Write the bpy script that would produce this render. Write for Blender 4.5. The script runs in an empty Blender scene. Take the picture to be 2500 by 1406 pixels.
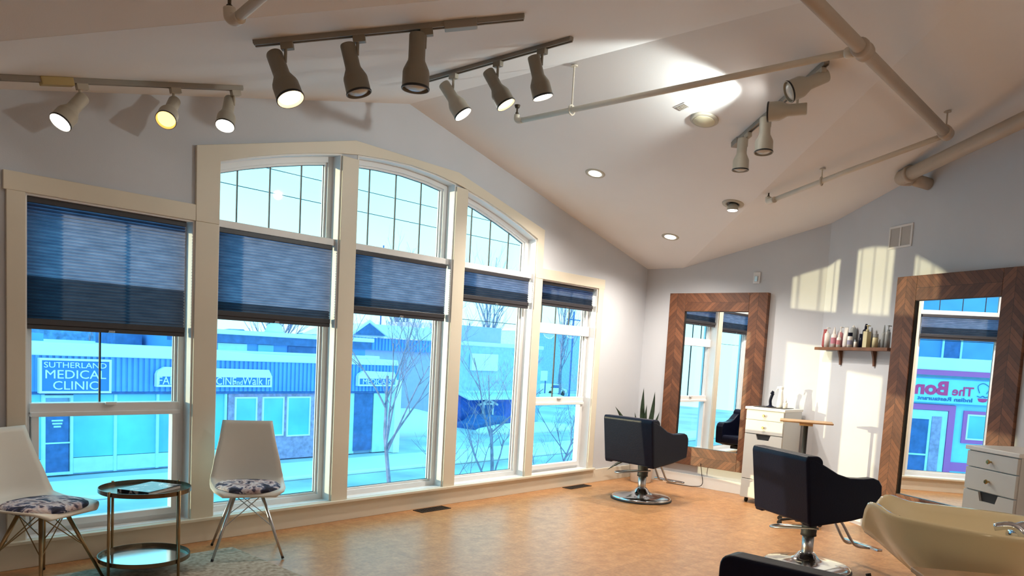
import bpy, bmesh, math, random
from mathutils import Vector, Matrix
C = bpy.context.scene.collection
PI = math.pi
random.seed(7)

# ------------------------------------------------------------------ materials
def newmat(name):
    m = bpy.data.materials.new(name); m.use_nodes = True
    nt = m.node_tree
    return m, nt, nt.nodes['Principled BSDF']
def mat(name, col, rough=.5, metal=0., bump=0., bscale=60., var=0., vscale=4., emit=None, estr=0., spec=None, coat=0., trans=0.):
    m, nt, b = newmat(name)
    b.inputs['Base Color'].default_value = (*col, 1); b.inputs['Roughness'].default_value = rough
    b.inputs['Metallic'].default_value = metal
    if spec is not None: b.inputs['Specular IOR Level'].default_value = spec
    if coat: b.inputs['Coat Weight'].default_value = coat; b.inputs['Coat Roughness'].default_value = .08
    if trans: b.inputs['Transmission Weight'].default_value = trans
    if emit: b.inputs['Emission Color'].default_value = (*emit, 1); b.inputs['Emission Strength'].default_value = estr
    tc = nt.nodes.new('ShaderNodeTexCoord')
    if var:
        n = nt.nodes.new('ShaderNodeTexNoise'); n.inputs['Scale'].default_value = vscale; n.inputs['Detail'].default_value = 5
        nt.links.new(tc.outputs['Object'], n.inputs['Vector'])
        r = nt.nodes.new('ShaderNodeValToRGB')
        r.color_ramp.elements[0].position = .3; r.color_ramp.elements[1].position = .7
        r.color_ramp.elements[0].color = (*[c*(1-var) for c in col], 1); r.color_ramp.elements[1].color = (*[min(1, c*(1+var)) for c in col], 1)
        nt.links.new(n.outputs['Fac'], r.inputs['Fac']); nt.links.new(r.outputs['Color'], b.inputs['Base Color'])
    if bump:
        n = nt.nodes.new('ShaderNodeTexNoise'); n.inputs['Scale'].default_value = bscale; n.inputs['Detail'].default_value = 3
        nt.links.new(tc.outputs['Object'], n.inputs['Vector'])
        bp = nt.nodes.new('ShaderNodeBump'); bp.inputs['Strength'].default_value = bump; bp.inputs['Distance'].default_value = .003
        nt.links.new(n.outputs['Fac'], bp.inputs['Height']); nt.links.new(bp.outputs['Normal'], b.inputs['Normal'])
    return m
def emat(name, col, s):
    m = bpy.data.materials.new(name); m.use_nodes = True; nt = m.node_tree; nt.nodes.clear()
    e = nt.nodes.new('ShaderNodeEmission'); e.inputs['Color'].default_value = (*col, 1); e.inputs['Strength'].default_value = s
    o = nt.nodes.new('ShaderNodeOutputMaterial'); nt.links.new(e.outputs[0], o.inputs[0]); return m

M = {}
M['wall'] = mat('wall_paint', (.57, .595, .64), .75, bump=.15, bscale=150, var=.03, vscale=1.5)
M['ceil'] = mat('ceiling_paint', (.78, .765, .76), .85, bump=.12, bscale=120, var=.02, vscale=1)
M['trim'] = mat('cream_trim', (.70, .645, .53), .42, var=.03, vscale=2)
M['vinyl'] = mat('white_vinyl', (.80, .80, .80), .35, var=.02, vscale=3)
M['gasket'] = mat('black_gasket', (.02, .022, .03), .5)
M['base'] = mat('white_baseboard', (.82, .81, .78), .4)
M['pipe'] = mat('painted_pipe', (.44, .36, .28), .5, bump=.1, var=.05)
M['pipew'] = mat('painted_pipe_light', (.66, .60, .50), .45, var=.04)
M['brass_d'] = mat('sprinkler_metal', (.09, .07, .05), .35, .8)
M['rail'] = mat('track_rail', (.30, .27, .23), .45, .3, var=.05)
M['lampbody'] = mat('lamp_body', (.24, .205, .155), .45, .1, bump=.1, bscale=200, var=.05)
M['lampwhite'] = mat('lamp_body_white', (.46, .42, .34), .4, var=.04)
M['feed'] = mat('feed_box_tan', (.45, .34, .14), .5, var=.08)
M['blackrim'] = mat('black_rim', (.015, .013, .012), .4)
M['bulb_w'] = emat('bulb_white', (1, .97, .92), 14)
M['bulb_o'] = emat('bulb_amber', (1, .55, .12), 3.2)
M['bulb_y'] = emat('bulb_yellow', (1, .8, .45), 9)
M['bulb_off'] = mat('bulb_off', (.55, .5, .42), .2)
M['leather'] = mat('black_leather', (.004, .0055, .018), .36, bump=.25, bscale=90, spec=.16)
M['chrome'] = mat('chrome', (.62, .62, .64), .12, 1.)
M['steel'] = mat('brushed_steel', (.48, .48, .50), .3, 1., var=.05)
M['rubber'] = mat('black_rubber', (.02, .02, .022), .6)
M['shell'] = mat('white_plastic', (.72, .69, .62), .38, var=.02)
M['brass'] = mat('antique_brass', (.36, .25, .13), .32, .9, var=.15, vscale=12)
M['darkbrass'] = mat('bronze_tray', (.16, .12, .08), .25, .9, var=.1)
M['mirtray'] = mat('mirrored_tray', (.72, .76, .78), .12, 1.)
M['mirror'] = mat('mirror_glass', (.90, .92, .93), .0, 1.)
M['porc'] = mat('porcelain', (.90, .76, .47), .12, coat=.6)
M['cab'] = mat('cabinet_white', (.62, .63, .61), .4, var=.02)
M['cabtop'] = mat('cabinet_top', (.80, .79, .75), .35)
M['knob'] = mat('brass_knob', (.55, .38, .14), .25, 1.)
M['shelfwood'] = mat('shelf_wood', (.16, .065, .03), .5, bump=.2, var=.35, vscale=9)
M['lightwood'] = mat('light_wood', (.45, .27, .13), .45, bump=.15, var=.2, vscale=10)
M['pot'] = mat('white_pot', (.74, .74, .73), .4)
M['leaf'] = mat('leaf_green', (.018, .035, .018), .4, var=.5, vscale=14)
M['soil'] = mat('soil', (.03, .02, .015), .9)
M['ventw'] = mat('vent_white', (.72, .72, .72), .4)
M['ventd'] = mat('vent_dark', (.03, .022, .02), .45, .4)
M['snow'] = mat('snow', (.88, .90, .92), .8, bump=.5, bscale=3, var=.04, vscale=.6)
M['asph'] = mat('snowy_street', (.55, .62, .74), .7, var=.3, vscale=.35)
M['ink'] = mat('dark_print', (.02, .02, .04), .4)

def floor_mat():
    m, nt, b = newmat('cork_floor'); N = nt.nodes.new; L = nt.links.new
    tc = N('ShaderNodeTexCoord')
    n1 = N('ShaderNodeTexNoise'); n1.inputs['Scale'].default_value = 9; n1.inputs['Detail'].default_value = 8; n1.inputs['Roughness'].default_value = .7
    v = N('ShaderNodeTexVoronoi'); v.inputs['Scale'].default_value = 45
    L(tc.outputs['Object'], n1.inputs[0]); L(tc.outputs['Object'], v.inputs['Vector'])
    r = N('ShaderNodeValToRGB'); r.color_ramp.elements[0].position = .32; r.color_ramp.elements[1].position = .72
    r.color_ramp.elements[0].color = (.46, .20, .07, 1); r.color_ramp.elements[1].color = (.70, .36, .15, 1)
    L(n1.outputs['Fac'], r.inputs['Fac'])
    mx = N('ShaderNodeMixRGB'); mx.blend_type = 'MULTIPLY'; mx.inputs['Fac'].default_value = .25
    L(r.outputs['Color'], mx.inputs[1]); L(v.outputs['Distance'], mx.inputs[2])
    br = N('ShaderNodeTexBrick'); br.offset = 0; br.inputs['Scale'].default_value = 1; br.inputs['Brick Width'].default_value = .9; br.inputs['Row Height'].default_value = .3
    br.inputs['Mortar Size'].default_value = .0022; br.inputs['Color1'].default_value = (1, 1, 1, 1); br.inputs['Color2'].default_value = (.86, .87, .88, 1); br.inputs['Mortar'].default_value = (.62, .6, .6, 1)
    L(tc.outputs['Object'], br.inputs['Vector'])
    m2 = N('ShaderNodeMixRGB'); m2.blend_type = 'MULTIPLY'; m2.inputs['Fac'].default_value = .8
    L(mx.outputs[0], m2.inputs[1]); L(br.outputs['Color'], m2.inputs[2]); L(m2.outputs[0], b.inputs['Base Color'])
    b.inputs['Roughness'].default_value = .36
    return m
M['floor'] = floor_mat()

def chevron_mat():
    m, nt, b = newmat('chevron_wood'); N = nt.nodes.new; L = nt.links.new
    tc = N('ShaderNodeTexCoord'); sp = N('ShaderNodeSeparateXYZ'); L(tc.outputs['Object'], sp.inputs[0])
    def math_(op, a, bb):
        n = N('ShaderNodeMath'); n.operation = op
        for i, q in enumerate((a, bb)):
            if q is None: continue
            if isinstance(q, (int, float)): n.inputs[i].default_value = q
            else: L(q, n.inputs[i])
        return n.outputs[0]
    ax = math_('ABSOLUTE', sp.outputs['X'], None)
    t = math_('DIVIDE', math_('SUBTRACT', sp.outputs['Z'], math_('MULTIPLY', ax, -1.0)), .052)
    fl = math_('FLOOR', t, None); fr = math_('SUBTRACT', t, fl)
    sg = math_('SIGN', sp.outputs['X'], None)
    idn = math_('ADD', fl, math_('MULTIPLY', sg, 37.3))
    wn = N('ShaderNodeTexWhiteNoise'); wn.noise_dimensions = '1D'; L(idn, wn.inputs['W'])
    n1 = N('ShaderNodeTexNoise'); n1.inputs['Scale'].default_value = 25; n1.inputs['Detail'].default_value = 6; L(tc.outputs['Object'], n1.inputs['Vector'])
    mixv = math_('ADD', math_('MULTIPLY', wn.outputs['Value'], .55), math_('MULTIPLY', n1.outputs['Fac'], .5))
    r = N('ShaderNodeValToRGB'); r.color_ramp.elements[0].position = .2; r.color_ramp.elements[1].position = .9
    r.color_ramp.elements[0].color = (.085, .030, .013, 1); r.color_ramp.elements[1].color = (.21, .080, .034, 1)
    L(mixv, r.inputs['Fac'])
    gap = math_('LESS_THAN', fr, .07); gap2 = math_('LESS_THAN', ax, .0018)
    g = math_('MAXIMUM', gap, gap2)
    mx = N('ShaderNodeMixRGB'); L(math_('MULTIPLY', g, .75), mx.inputs['Fac']); L(r.outputs['Color'], mx.inputs[1]); mx.inputs[2].default_value = (.02, .008, .004, 1)
    L(mx.outputs[0], b.inputs['Base Color']); b.inputs['Roughness'].default_value = .5
    bp = N('ShaderNodeBump'); bp.inputs['Strength'].default_value = .4; bp.inputs['Distance'].default_value = .004
    L(math_('SUBTRACT', mixv, g), bp.inputs['Height']); L(bp.outputs['Normal'], b.inputs['Normal'])
    return m
M['chevron'] = chevron_mat()

def ramp_mat(name, scale, stops, rough=.7, detail=4, dist=0., kind='noise'):
    m, nt, b = newmat(name); N = nt.nodes.new; L = nt.links.new
    tc = N('ShaderNodeTexCoord'); n = N('ShaderNodeTexNoise'); n.inputs['Scale'].default_value = scale; n.inputs['Detail'].default_value = detail
    n.inputs['Distortion'].default_value = dist
    L(tc.outputs['Object'], n.inputs['Vector']); r = N('ShaderNodeValToRGB'); cr = r.color_ramp
    while len(cr.elements) < len(stops): cr.elements.new(.5)
    for e, (p, c) in zip(cr.elements, stops): e.position = p; e.color = (*c, 1)
    L(n.outputs['Fac'], r.inputs['Fac']); L(r.outputs['Color'], b.inputs['Base Color']); b.inputs['Roughness'].default_value = rough
    return m
M['floral'] = ramp_mat('floral_fabric', 11, [(.36, (.012, .014, .035)), (.44, (.05, .06, .13)), (.47, (.35, .33, .42)), (.52, (.68, .64, .66)), (.58, (.5, .38, .40)), (.63, (.06, .05, .09))], .8, 5, 1.2)
M['rug'] = ramp_mat('rug_weave', 30, [(.3, (.26, .20, .14)), (.5, (.42, .35, .27)), (.7, (.54, .47, .38))], .95, 8)
M['cover'] = ramp_mat('book_cover', 18, [(.50, (.012, .016, .03)), (.56, (.02, .03, .06)), (.68, (.7, .72, .75)), (.74, (.02, .03, .06))], .2, 3, .8)

def glass_mat():
    m = bpy.data.materials.new('tinted_window_glass'); m.use_nodes = True; nt = m.node_tree; nt.nodes.clear(); N = nt.nodes.new
    t = N('ShaderNodeBsdfTransparent'); t.inputs['Color'].default_value = (.33, .69, 1, 1)
    g = N('ShaderNodeBsdfGlossy'); g.inputs['Roughness'].default_value = .02; g.inputs['Color'].default_value = (.8, .9, 1, 1)
    f = N('ShaderNodeFresnel'); f.inputs['IOR'].default_value = 1.35
    mx = N('ShaderNodeMixShader'); o = N('ShaderNodeOutputMaterial')
    nt.links.new(f.outputs[0], mx.inputs[0]); nt.links.new(t.outputs[0], mx.inputs[1]); nt.links.new(g.outputs[0], mx.inputs[2]); nt.links.new(mx.outputs[0], o.inputs[0])
    return m
M['glass'] = glass_mat()
def shade_mat(name='cellular_fabric', k=1.):
    m = bpy.data.materials.new(name); m.use_nodes = True; nt = m.node_tree; nt.nodes.clear(); N = nt.nodes.new
    d = N('ShaderNodeBsdfDiffuse'); t = N('ShaderNodeBsdfTranslucent')
    tc = N('ShaderNodeTexCoord'); n = N('ShaderNodeTexNoise'); n.inputs['Scale'].default_value = 7; n.inputs['Detail'].default_value = 6
    mp = N('ShaderNodeMapping'); mp.inputs['Scale'].default_value = (1, 1, 4)
    nt.links.new(tc.outputs['Object'], mp.inputs[0]); nt.links.new(mp.outputs[0], n.inputs['Vector'])
    r = N('ShaderNodeValToRGB'); r.color_ramp.elements[0].position = .3; r.color_ramp.elements[1].position = .7
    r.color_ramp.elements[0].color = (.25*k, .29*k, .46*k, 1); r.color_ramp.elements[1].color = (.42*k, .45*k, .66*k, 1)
    nt.links.new(n.outputs['Fac'], r.inputs['Fac']); nt.links.new(r.outputs[0], t.inputs['Color'])
    d.inputs['Color'].default_value = (.05, .05, .065, 1)
    mx = N('ShaderNodeMixShader'); mx.inputs[0].default_value = .72; o = N('ShaderNodeOutputMaterial')
    nt.links.new(d.outputs[0], mx.inputs[1]); nt.links.new(t.outputs[0], mx.inputs[2]); nt.links.new(mx.outputs[0], o.inputs[0])
    return m
M['shade'] = shade_mat(); M['shade_dark'] = shade_mat('cellular_fabric_dark', .22)  # second one is a darker colour for the lowest pleats
M['shaderail'] = mat('shade_rail', (.035, .033, .04), .4)

# ------------------------------------------------------------------ mesh helpers
def obj(name, bm, m, parent=None, loc=(0, 0, 0), rot=None, smooth=False, bevel=0, seg=2):
    bmesh.ops.recalc_face_normals(bm, faces=bm.faces)
    me = bpy.data.meshes.new(name); bm.to_mesh(me); bm.free()
    for mm in (m if isinstance(m, (list, tuple)) else [m]): me.materials.append(mm)
    if smooth:
        for p in me.polygons: p.use_smooth = True
    o = bpy.data.objects.new(name, me); C.objects.link(o); o.location = loc
    if rot: o.rotation_euler = rot
    if parent: o.parent = parent
    if bevel:
        b = o.modifiers.new('bevel', 'BEVEL'); b.width = bevel; b.segments = seg; b.limit_method = 'ANGLE'; b.angle_limit = math.radians(35)
    return o
def tag(o, label=None, cat=None, group=None, kind=None):
    if label: o['label'] = label
    if cat: o['category'] = cat
    if group: o['group'] = group
    if kind: o['kind'] = kind
    return o
def thing(name, label, cat, loc=(0, 0, 0), rz=0, group=None):
    o = bpy.data.objects.new(name, None); C.objects.link(o); o.location = loc; o.rotation_euler = (0, 0, rz); o.empty_display_size = .1
    return tag(o, label, cat, group)
def struct(name, bm, m, parent=None, **k):
    o = obj(name, bm, m, parent, **k)
    if not parent: o['kind'] = 'structure'
    return o
def box(bm, x0, x1, y0, y1, z0, z1, mi=0, mtx=None):
    vs = [bm.verts.new((x, y, z)) for x in (x0, x1) for y in (y0, y1) for z in (z0, z1)]
    if mtx:
        for v in vs: v.co = mtx @ v.co
    for f in ((0, 1, 3, 2), (4, 6, 7, 5), (0, 4, 5, 1), (2, 3, 7, 6), (0, 2, 6, 4), (1, 5, 7, 3)):
        fc = bm.faces.new([vs[i] for i in f]); fc.material_index = mi
    return vs
def bx(*a, **k):
    bm = bmesh.new(); box(bm, *a, **k); return bm
def prism(bm, pts, a, b, axis='y', mi=0):
    """polygon pts (u,v) extruded between a and b along axis"""
    def P(u, v, w):
        return {'y': (u, w, v), 'x': (w, u, v), 'z': (u, v, w)}[axis]
    A = [bm.verts.new(P(u, v, a)) for u, v in pts]; B = [bm.verts.new(P(u, v, b)) for u, v in pts]
    f = bm.faces.new(A); f.material_index = mi; f = bm.faces.new(B[::-1]); f.material_index = mi
    n = len(pts)
    for i in range(n):
        f = bm.faces.new((A[i], B[i], B[(i+1) % n], A[(i+1) % n])); f.material_index = mi
def ring_prism(bm, outer, inner, a, b, mi=0):
    n = len(outer)
    R = [[bm.verts.new((p[0], y, p[1])) for p in ring] for y in (a, b) for ring in (outer, inner)]
    oa, ia, ob, ib = R
    for i in range(n):
        j = (i+1) % n
        for q in ((oa[i], oa[j], ia[j], ia[i]), (ob[j], ob[i], ib[i], ib[j]), (oa[j], oa[i], ob[i], ob[j]), (ia[i], ia[j], ib[j], ib[i])):
            f = bm.faces.new(q); f.material_index = mi
def inset(pts, d):
    """inset a CCW convex-ish polygon"""
    n = len(pts); out = []
    for i in range(n):
        p0, p1, p2 = (Vector(pts[i-1]), Vector(pts[i]), Vector(pts[(i+1) % n]))
        e1 = (p1-p0).normalized(); e2 = (p2-p1).normalized()
        n1 = Vector((-e1.y, e1.x)); n2 = Vector((-e2.y, e2.x)); m = (n1+n2)
        m = m/(1+n1.dot(n2)) if (1+n1.dot(n2)) > 1e-6 else n1
        out.append(tuple(p1+m*d))
    return out
def tube(bm, pts, r, seg=10, caps=True, closed=False):
    pts = [Vector(p) for p in pts]; n = len(pts); rs = r if isinstance(r, (list, tuple)) else [r]*n
    prev = None; rings = []
    for i, p in enumerate(pts):
        if closed: t = (pts[(i+1) % n]-pts[i-1])
        else: t = pts[min(i+1, n-1)]-pts[max(i-1, 0)]
        t.normalize()
        up = Vector((0, 0, 1)) if abs(t.z) < .9 else Vector((1, 0, 0))
        if prev is not None: up = prev
        s = t.cross(up)
        if s.length < 1e-5: s = t.cross(Vector((0, 1, 0)))
        s.normalize(); u = s.cross(t).normalized(); prev = u
        rings.append([bm.verts.new(p+(s*math.cos(a)+u*math.sin(a))*rs[i]) for a in [2*PI*k/seg for k in range(seg)]])
    m = n if closed else n-1
    for i in range(m):
        A, B = rings[i], rings[(i+1) % n]
        for k in range(seg): bm.faces.new((A[k], A[(k+1) % seg], B[(k+1) % seg], B[k]))
    if caps and not closed: bm.faces.new(rings[0][::-1]); bm.faces.new(rings[-1])
def tb(pts, r, seg=10, **k):
    bm = bmesh.new(); tube(bm, pts, r, seg, **k); return bm
def lathe(bm, prof, seg=32, mtx=None, cap0=True, cap1=True):
    rings = []
    for (r, z) in prof:
        ring = [bm.verts.new((r*math.cos(2*PI*k/seg), r*math.sin(2*PI*k/seg), z)) for k in range(seg)]
        if mtx:
            for v in ring: v.co = mtx @ v.co
        rings.append(ring)
    for A, B in zip(rings, rings[1:]):
        for k in range(seg): bm.faces.new((A[k], A[(k+1) % seg], B[(k+1) % seg], B[k]))
    if cap0: bm.faces.new(rings[0][::-1])
    if cap1: bm.faces.new(rings[-1])
def lt(prof, seg=32, **k):
    bm = bmesh.new(); lathe(bm, prof, seg, **k); return bm
def aim(loc, d):
    """matrix taking +z to direction d, placed at loc"""
    return Matrix.Translation(loc) @ Vector(d).to_track_quat('Z', 'Y').to_matrix().to_4x4()
def arc(pts, n=6):
    """round the corners of a polyline (Catmull-Rom)"""
    P = [Vector(p) for p in pts]; P = [P[0]*2-P[1]] + P + [P[-1]*2-P[-2]]; out = []
    for i in range(1, len(P)-2):
        for k in range(n):
            t = k/n
            out.append(.5*((2*P[i])+(-P[i-1]+P[i+1])*t+(2*P[i-1]-5*P[i]+4*P[i+1]-P[i+2])*t*t+(-P[i-1]+3*P[i]-3*P[i+1]+P[i+2])*t**3))
    out.append(P[-2]); return out
def text(s, size, loc, m, parent, name='lettering', rz=0, ext=.01, off=0., align='LEFT', sx=1., vert=True):
    cu = bpy.data.curves.new('t', 'FONT'); cu.body = s; cu.size = size; cu.extrude = ext; cu.offset = off; cu.align_x = align; cu.resolution_u = 3
    to = bpy.data.objects.new('t', cu); C.objects.link(to)
    dg = bpy.context.evaluated_depsgraph_get(); me = bpy.data.meshes.new_from_object(to.evaluated_get(dg))
    bpy.data.objects.remove(to); bpy.data.curves.remove(cu)
    me.name = name; me.materials.clear(); me.materials.append(m)
    me.transform(Matrix.Diagonal((sx, 1, 1, 1)))
    o = bpy.data.objects.new(name, me); C.objects.link(o); o.location = loc
    o.rotation_euler = (PI/2 if vert else 0, 0, rz)
    if parent: o.parent = parent
    return o
def copy_tree(o, parent=None):
    c = o.copy(); C.objects.link(c)
    if parent is not None: c.parent = parent
    for ch in list(o.children): copy_tree(ch, c)
    return c

# ------------------------------------------------------------------ room geometry
XC, AP, S = 4.46, 3.57, .24
WY = 5.33
def gx(x): return AP - S*abs(x-XC)
def gy(y): return 3.78 - S*y if y > .875 else AP - S*(.875-y)
def ceilz(x, y): return max(gx(x), gy(y))
BB = .63
E_ = Vector((-math.sin(BB), -math.cos(BB), 0)); NB = Vector((math.cos(BB), -math.sin(BB), 0)); B0 = Vector((8.42, 3.1, 0))
RZB = math.atan2(E_.y, E_.x)      # local +x runs along the angled wall away from the bend, local -y... see onB
def onB(s, off=0., z=0.):
    p = B0 + E_*s - NB*off; p.z = z; return p

bm = bmesh.new(); box(bm, -2.6, 8.6, -4.1, 5.55, -.12, 0)
struct('floor', bm, M['floor'])
# vaulted ceiling: two crossing gables
bm = bmesh.new()
def poly(pts):
    a = [bm.verts.new(p) for p in pts]; b = [bm.verts.new((p[0], p[1], p[2]+.12)) for p in pts]
    bm.faces.new(a); bm.faces.new(b[::-1]); n = len(pts)
    for i in range(n): bm.faces.new((a[i], b[i], b[(i+1) % n], a[(i+1) % n]))
Y2 = 5.56; yv = 8.42-3.585
poly([(XC, .875, AP), (XC, Y2, AP), (0-(Y2-WY), Y2, gx(-(Y2-WY)))])
poly([(XC, .875, AP), (8.6, 5.015, gx(8.6)), (8.6, Y2, gx(8.6)), (XC, Y2, AP)])
poly([(XC, .875, AP), (8.6, .875, AP), (8.6, 5.015, gy(5.015))])
poly([(XC, .875, AP), (-(Y2-WY), Y2, gy(Y2)), (-2.6, Y2, gy(Y2)), (-2.6, .875, AP)])
poly([(-2.6, .875, AP), (8.6, .875, AP), (8.6, -4.1, gy(-4.1)), (-2.6, -4.1, gy(-4.1))])
struct('ceiling', bm, M['ceil'])

OPEN = [
 [(1.54, .17), (2.58, .17), (2.58, 2.28), (1.54, 2.28)],
 [(2.75, .17), (3.78, .17), (3.78, 3.00), (3.52, 2.945), (3.26, 2.88), (3.0, 2.805), (2.75, 2.72)],
 [(3.94, .17), (5.05, .17), (5.05, 3.01), (4.78, 3.045), (4.5, 3.06), (4.22, 3.05), (3.94, 3.025)],
 [(5.20, .17), (6.24, .17), (6.24, 2.68), (5.98, 2.775), (5.72, 2.855), (5.46, 2.925), (5.20, 2.98)],
 [(6.36, .17), (7.38, .17), (7.38, 2.28), (6.36, 2.28)]]
bm = bmesh.new(); W0, W1 = WY, WY+.2
def top(x): return gx(x)+.04 if x > 0 else 2.54
prism(bm, [(-2.6, 0), (1.54, 0), (1.54, top(1.54)), (0, 2.54), (-2.6, 2.54)], W0, W1)
prism(bm, [(7.38, 0), (8.57, 0), (8.57, top(8.57)), (7.38, top(7.38))], W0, W1)
for a, b in ((2.58, 2.75), (3.78, 3.94), (5.05, 5.20), (6.24, 6.36)):
    prism(bm, [(a, 0), (b, 0), (b, top(b)), (a, top(a))], W0, W1)
for op in OPEN:
    a, b = op[0][0], op[1][0]
    prism(bm, [(a, 0), (b, 0), (b, .17), (a, .17)], W0, W1)
    up = [p for p in op if p[1] > 1][::-1]
    mid = [(XC, top(XC))] if a < XC < b else []
    prism(bm, up + [(b, top(b))] + mid + [(a, top(a))], W0, W1)
struct('wall_back', bm, M['wall'])
bm = bmesh.new()
prism(bm, [(3.1, 0), (5.55, 0), (5.55, 2.66), (yv, 2.66), (3.1, gy(3.1)+.04)], 8.42, 8.57, axis='x')
struct('wall_right', bm, M['wall'])
def wallB(bm, s0, s1, z0, z1f, o0, o1):
    ss = sorted({s0, s1} | ({2.754} if s0 < 2.754 < s1 else set()))
    base = [(s, z0) for s in (s0, s1)]; tp = [(s, z1f(s)) for s in ss[::-1]]
    pts = base+tp; A = [bm.verts.new(onB(s, o0, z)) for s, z in pts]; B = [bm.verts.new(onB(s, o1, z)) for s, z in pts]
    bm.faces.new(A); bm.faces.new(B[::-1]); n = len(pts)
    for i in range(n): bm.faces.new((A[i], B[i], B[(i+1) % n], A[(i+1) % n]))
bm = bmesh.new(); wallB(bm, 0, 4.2, 0, lambda s: gy(onB(s).y)+.04, 0, -.15)
struct('wall_angled', bm, M['wall'])
e = onB(4.2)
struct('wall_side', bx(e.x, e.x+.15, -4.1, e.y, 0, gy(e.y)+.05), M['wall'])
struct('wall_front', bx(-2.6, e.x+.15, -4.15, -4.0, 0, 2.45), M['wall'])
struct('wall_left', bx(-2.65, -2.5, -4.1, 5.5, 0, 3.6), M['wall'])

# trim around the windows (cream boards, proud of the wall)
TY0, TY1 = WY-.022, WY
n_ = [0]
def trim(pts, y0=TY0, y1=TY1, m=None):
    n_[0] += 1; bm = bmesh.new(); prism(bm, pts, y0, y1); return struct('trim_%d' % n_[0], bm, m or M['trim'], bevel=.003)
def rc(a, b, c, d): return [(a, c), (b, c), (b, d), (a, d)]
trim(rc(1.44, 1.54, .175, 2.28)); trim(rc(1.425, 2.58, 2.28, 2.39))
trim(rc(2.58, 2.75, .175, 2.28)); trim(rc(3.78, 3.94, .175, 2.985)); trim(rc(5.05, 5.20, .175, 2.985)); trim(rc(6.24, 6.36, .175, 2.28))
trim(rc(7.38, 7.48, .175, 2.28)); trim(rc(6.345, 7.495, 2.28, 2.39))
arch = [(2.75, 2.72), (3.0, 2.805), (3.26, 2.88), (3.52, 2.945), (3.78, 3.0), (3.94, 3.025), (4.22, 3.05), (4.5, 3.06), (4.78, 3.045), (5.05, 3.01), (5.20, 2.98), (5.46, 2.925), (5.72, 2.855), (5.98, 2.775), (6.24, 2.68)]
outer = [(6.345, 2.785), (5.06, 3.115), (3.90, 3.13), (2.575, 2.79)]
trim([(2.58, 2.28), (2.75, 2.28)] + arch + [(6.24, 2.28), (6.345, 2.28)] + outer, TY0-.003, TY1)
n_[0] += 1
struct('baseboard_back', bx(-2.5, 8.42, WY-.02, WY, 0, .155), M['trim'], bevel=.003)
struct('trim_%d' % n_[0], bx(1.42, 7.50, WY-.05, WY+.005, .155, .178), M['trim'], bevel=.004)
struct('baseboard_right', bx(8.40, 8.42, 3.1, 5.33, 0, .14), M['base'], bevel=.003)
bm = bmesh.new(); wallB(bm, 0, 4.2, 0, lambda s: .14, .02, 0); struct('baseboard_angled', bm, M['base'])

# windows
def bar(bm, x0, x1, z0, z1, y0=5.42, y1=5.49): box(bm, x0, x1, y0, y1, z0, z1)
for i, op in enumerate(OPEN):
    a, b = op[0][0], op[1][0]
    # lined reveal
    bm = bmesh.new(); ring_prism(bm, inset(op, -.004), inset(op, .012), WY-.004, WY+.2)
    fr1 = inset(op, .012); ring_prism(bm, inset(op, .011), inset(op, .055), 5.425, 5.50)
    ring_prism(bm, inset(op, .05), inset(op, .072), 5.445, 5.485)
    w = struct('window_%d' % (i+1), bm, M['vinyl'], bevel=.002)
    g = inset(op, .068)
    bm = bmesh.new(); bm.faces.new([bm.verts.new((x, 5.472, z)) for x, z in g]); obj('pane', bm, M['glass'], w)
    bm = bmesh.new(); ring_prism(bm, inset(op, .066), inset(op, .076), 5.462, 5.468)
    obj('gasket', bm, M['gasket'], w)
    if i in (1, 2, 3):
        bm = bmesh.new(); box(bm, a+.012, b-.012, 5.36, 5.50, 2.272, 2.325); obj('transom', bm, M['vinyl'], w, bevel=.003)
        for k, f in enumerate((.21, .47, .735)):
            x = a + (b-a)*f + (.0 if i == 1 else .0)
            zt = [p for p in op if p[1] > 1][::-1]
            for (xa, za), (xb, zb) in zip(zt, zt[1:]):
                if xa <= x <= xb: zz = za+(zb-za)*(x-xa)/(xb-xa)
            obj('muntin', bx(x-.004, x+.004, 5.466, 5.478, 2.32, zz-.06), M['gasket'], w)
    else:
        lo = .96; 
        bm = bmesh.new(); bar(bm, a+.05, b-.05, .945, 1.015, 5.40, 5.49); bar(bm, a+.05, b-.05, .93, .96, 5.385, 5.43); obj('meeting_rail', bm, M['vinyl'], w, bevel=.004)
        bm = bmesh.new(); ring_prism(bm, rc(a+.06, b-.06, .215, .95), rc(a+.10, b-.10, .26, .93), 5.40, 5.46); obj('lower_sash', bm, M['vinyl'], w, bevel=.003)
        bm = bmesh.new(); box(bm, (a+b)/2-.035, (a+b)/2+.035, 5.375, 5.40, 1.0, 1.02); obj('sash_lock', bm, M['vinyl'], w, bevel=.003)
        if i == 4:
            bm = bmesh.new(); bar(bm, a+.012, b-.012, 1.72, 1.83, 5.40, 5.50); obj('transom', bm, M['vinyl'], w, bevel=.004)
            for f in (.2, .44, .68): obj('muntin', bx(a+(b-a)*f-.004, a+(b-a)*f+.004, 5.466, 5.478, 1.83, 2.22), M['gasket'], w)
        obj('muntin', bx((a+b)/2-.045, (a+b)/2-.035, 5.464, 5.478, 1.01, 1.73 if i == 4 else 2.22), M['gasket'], w)

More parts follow.
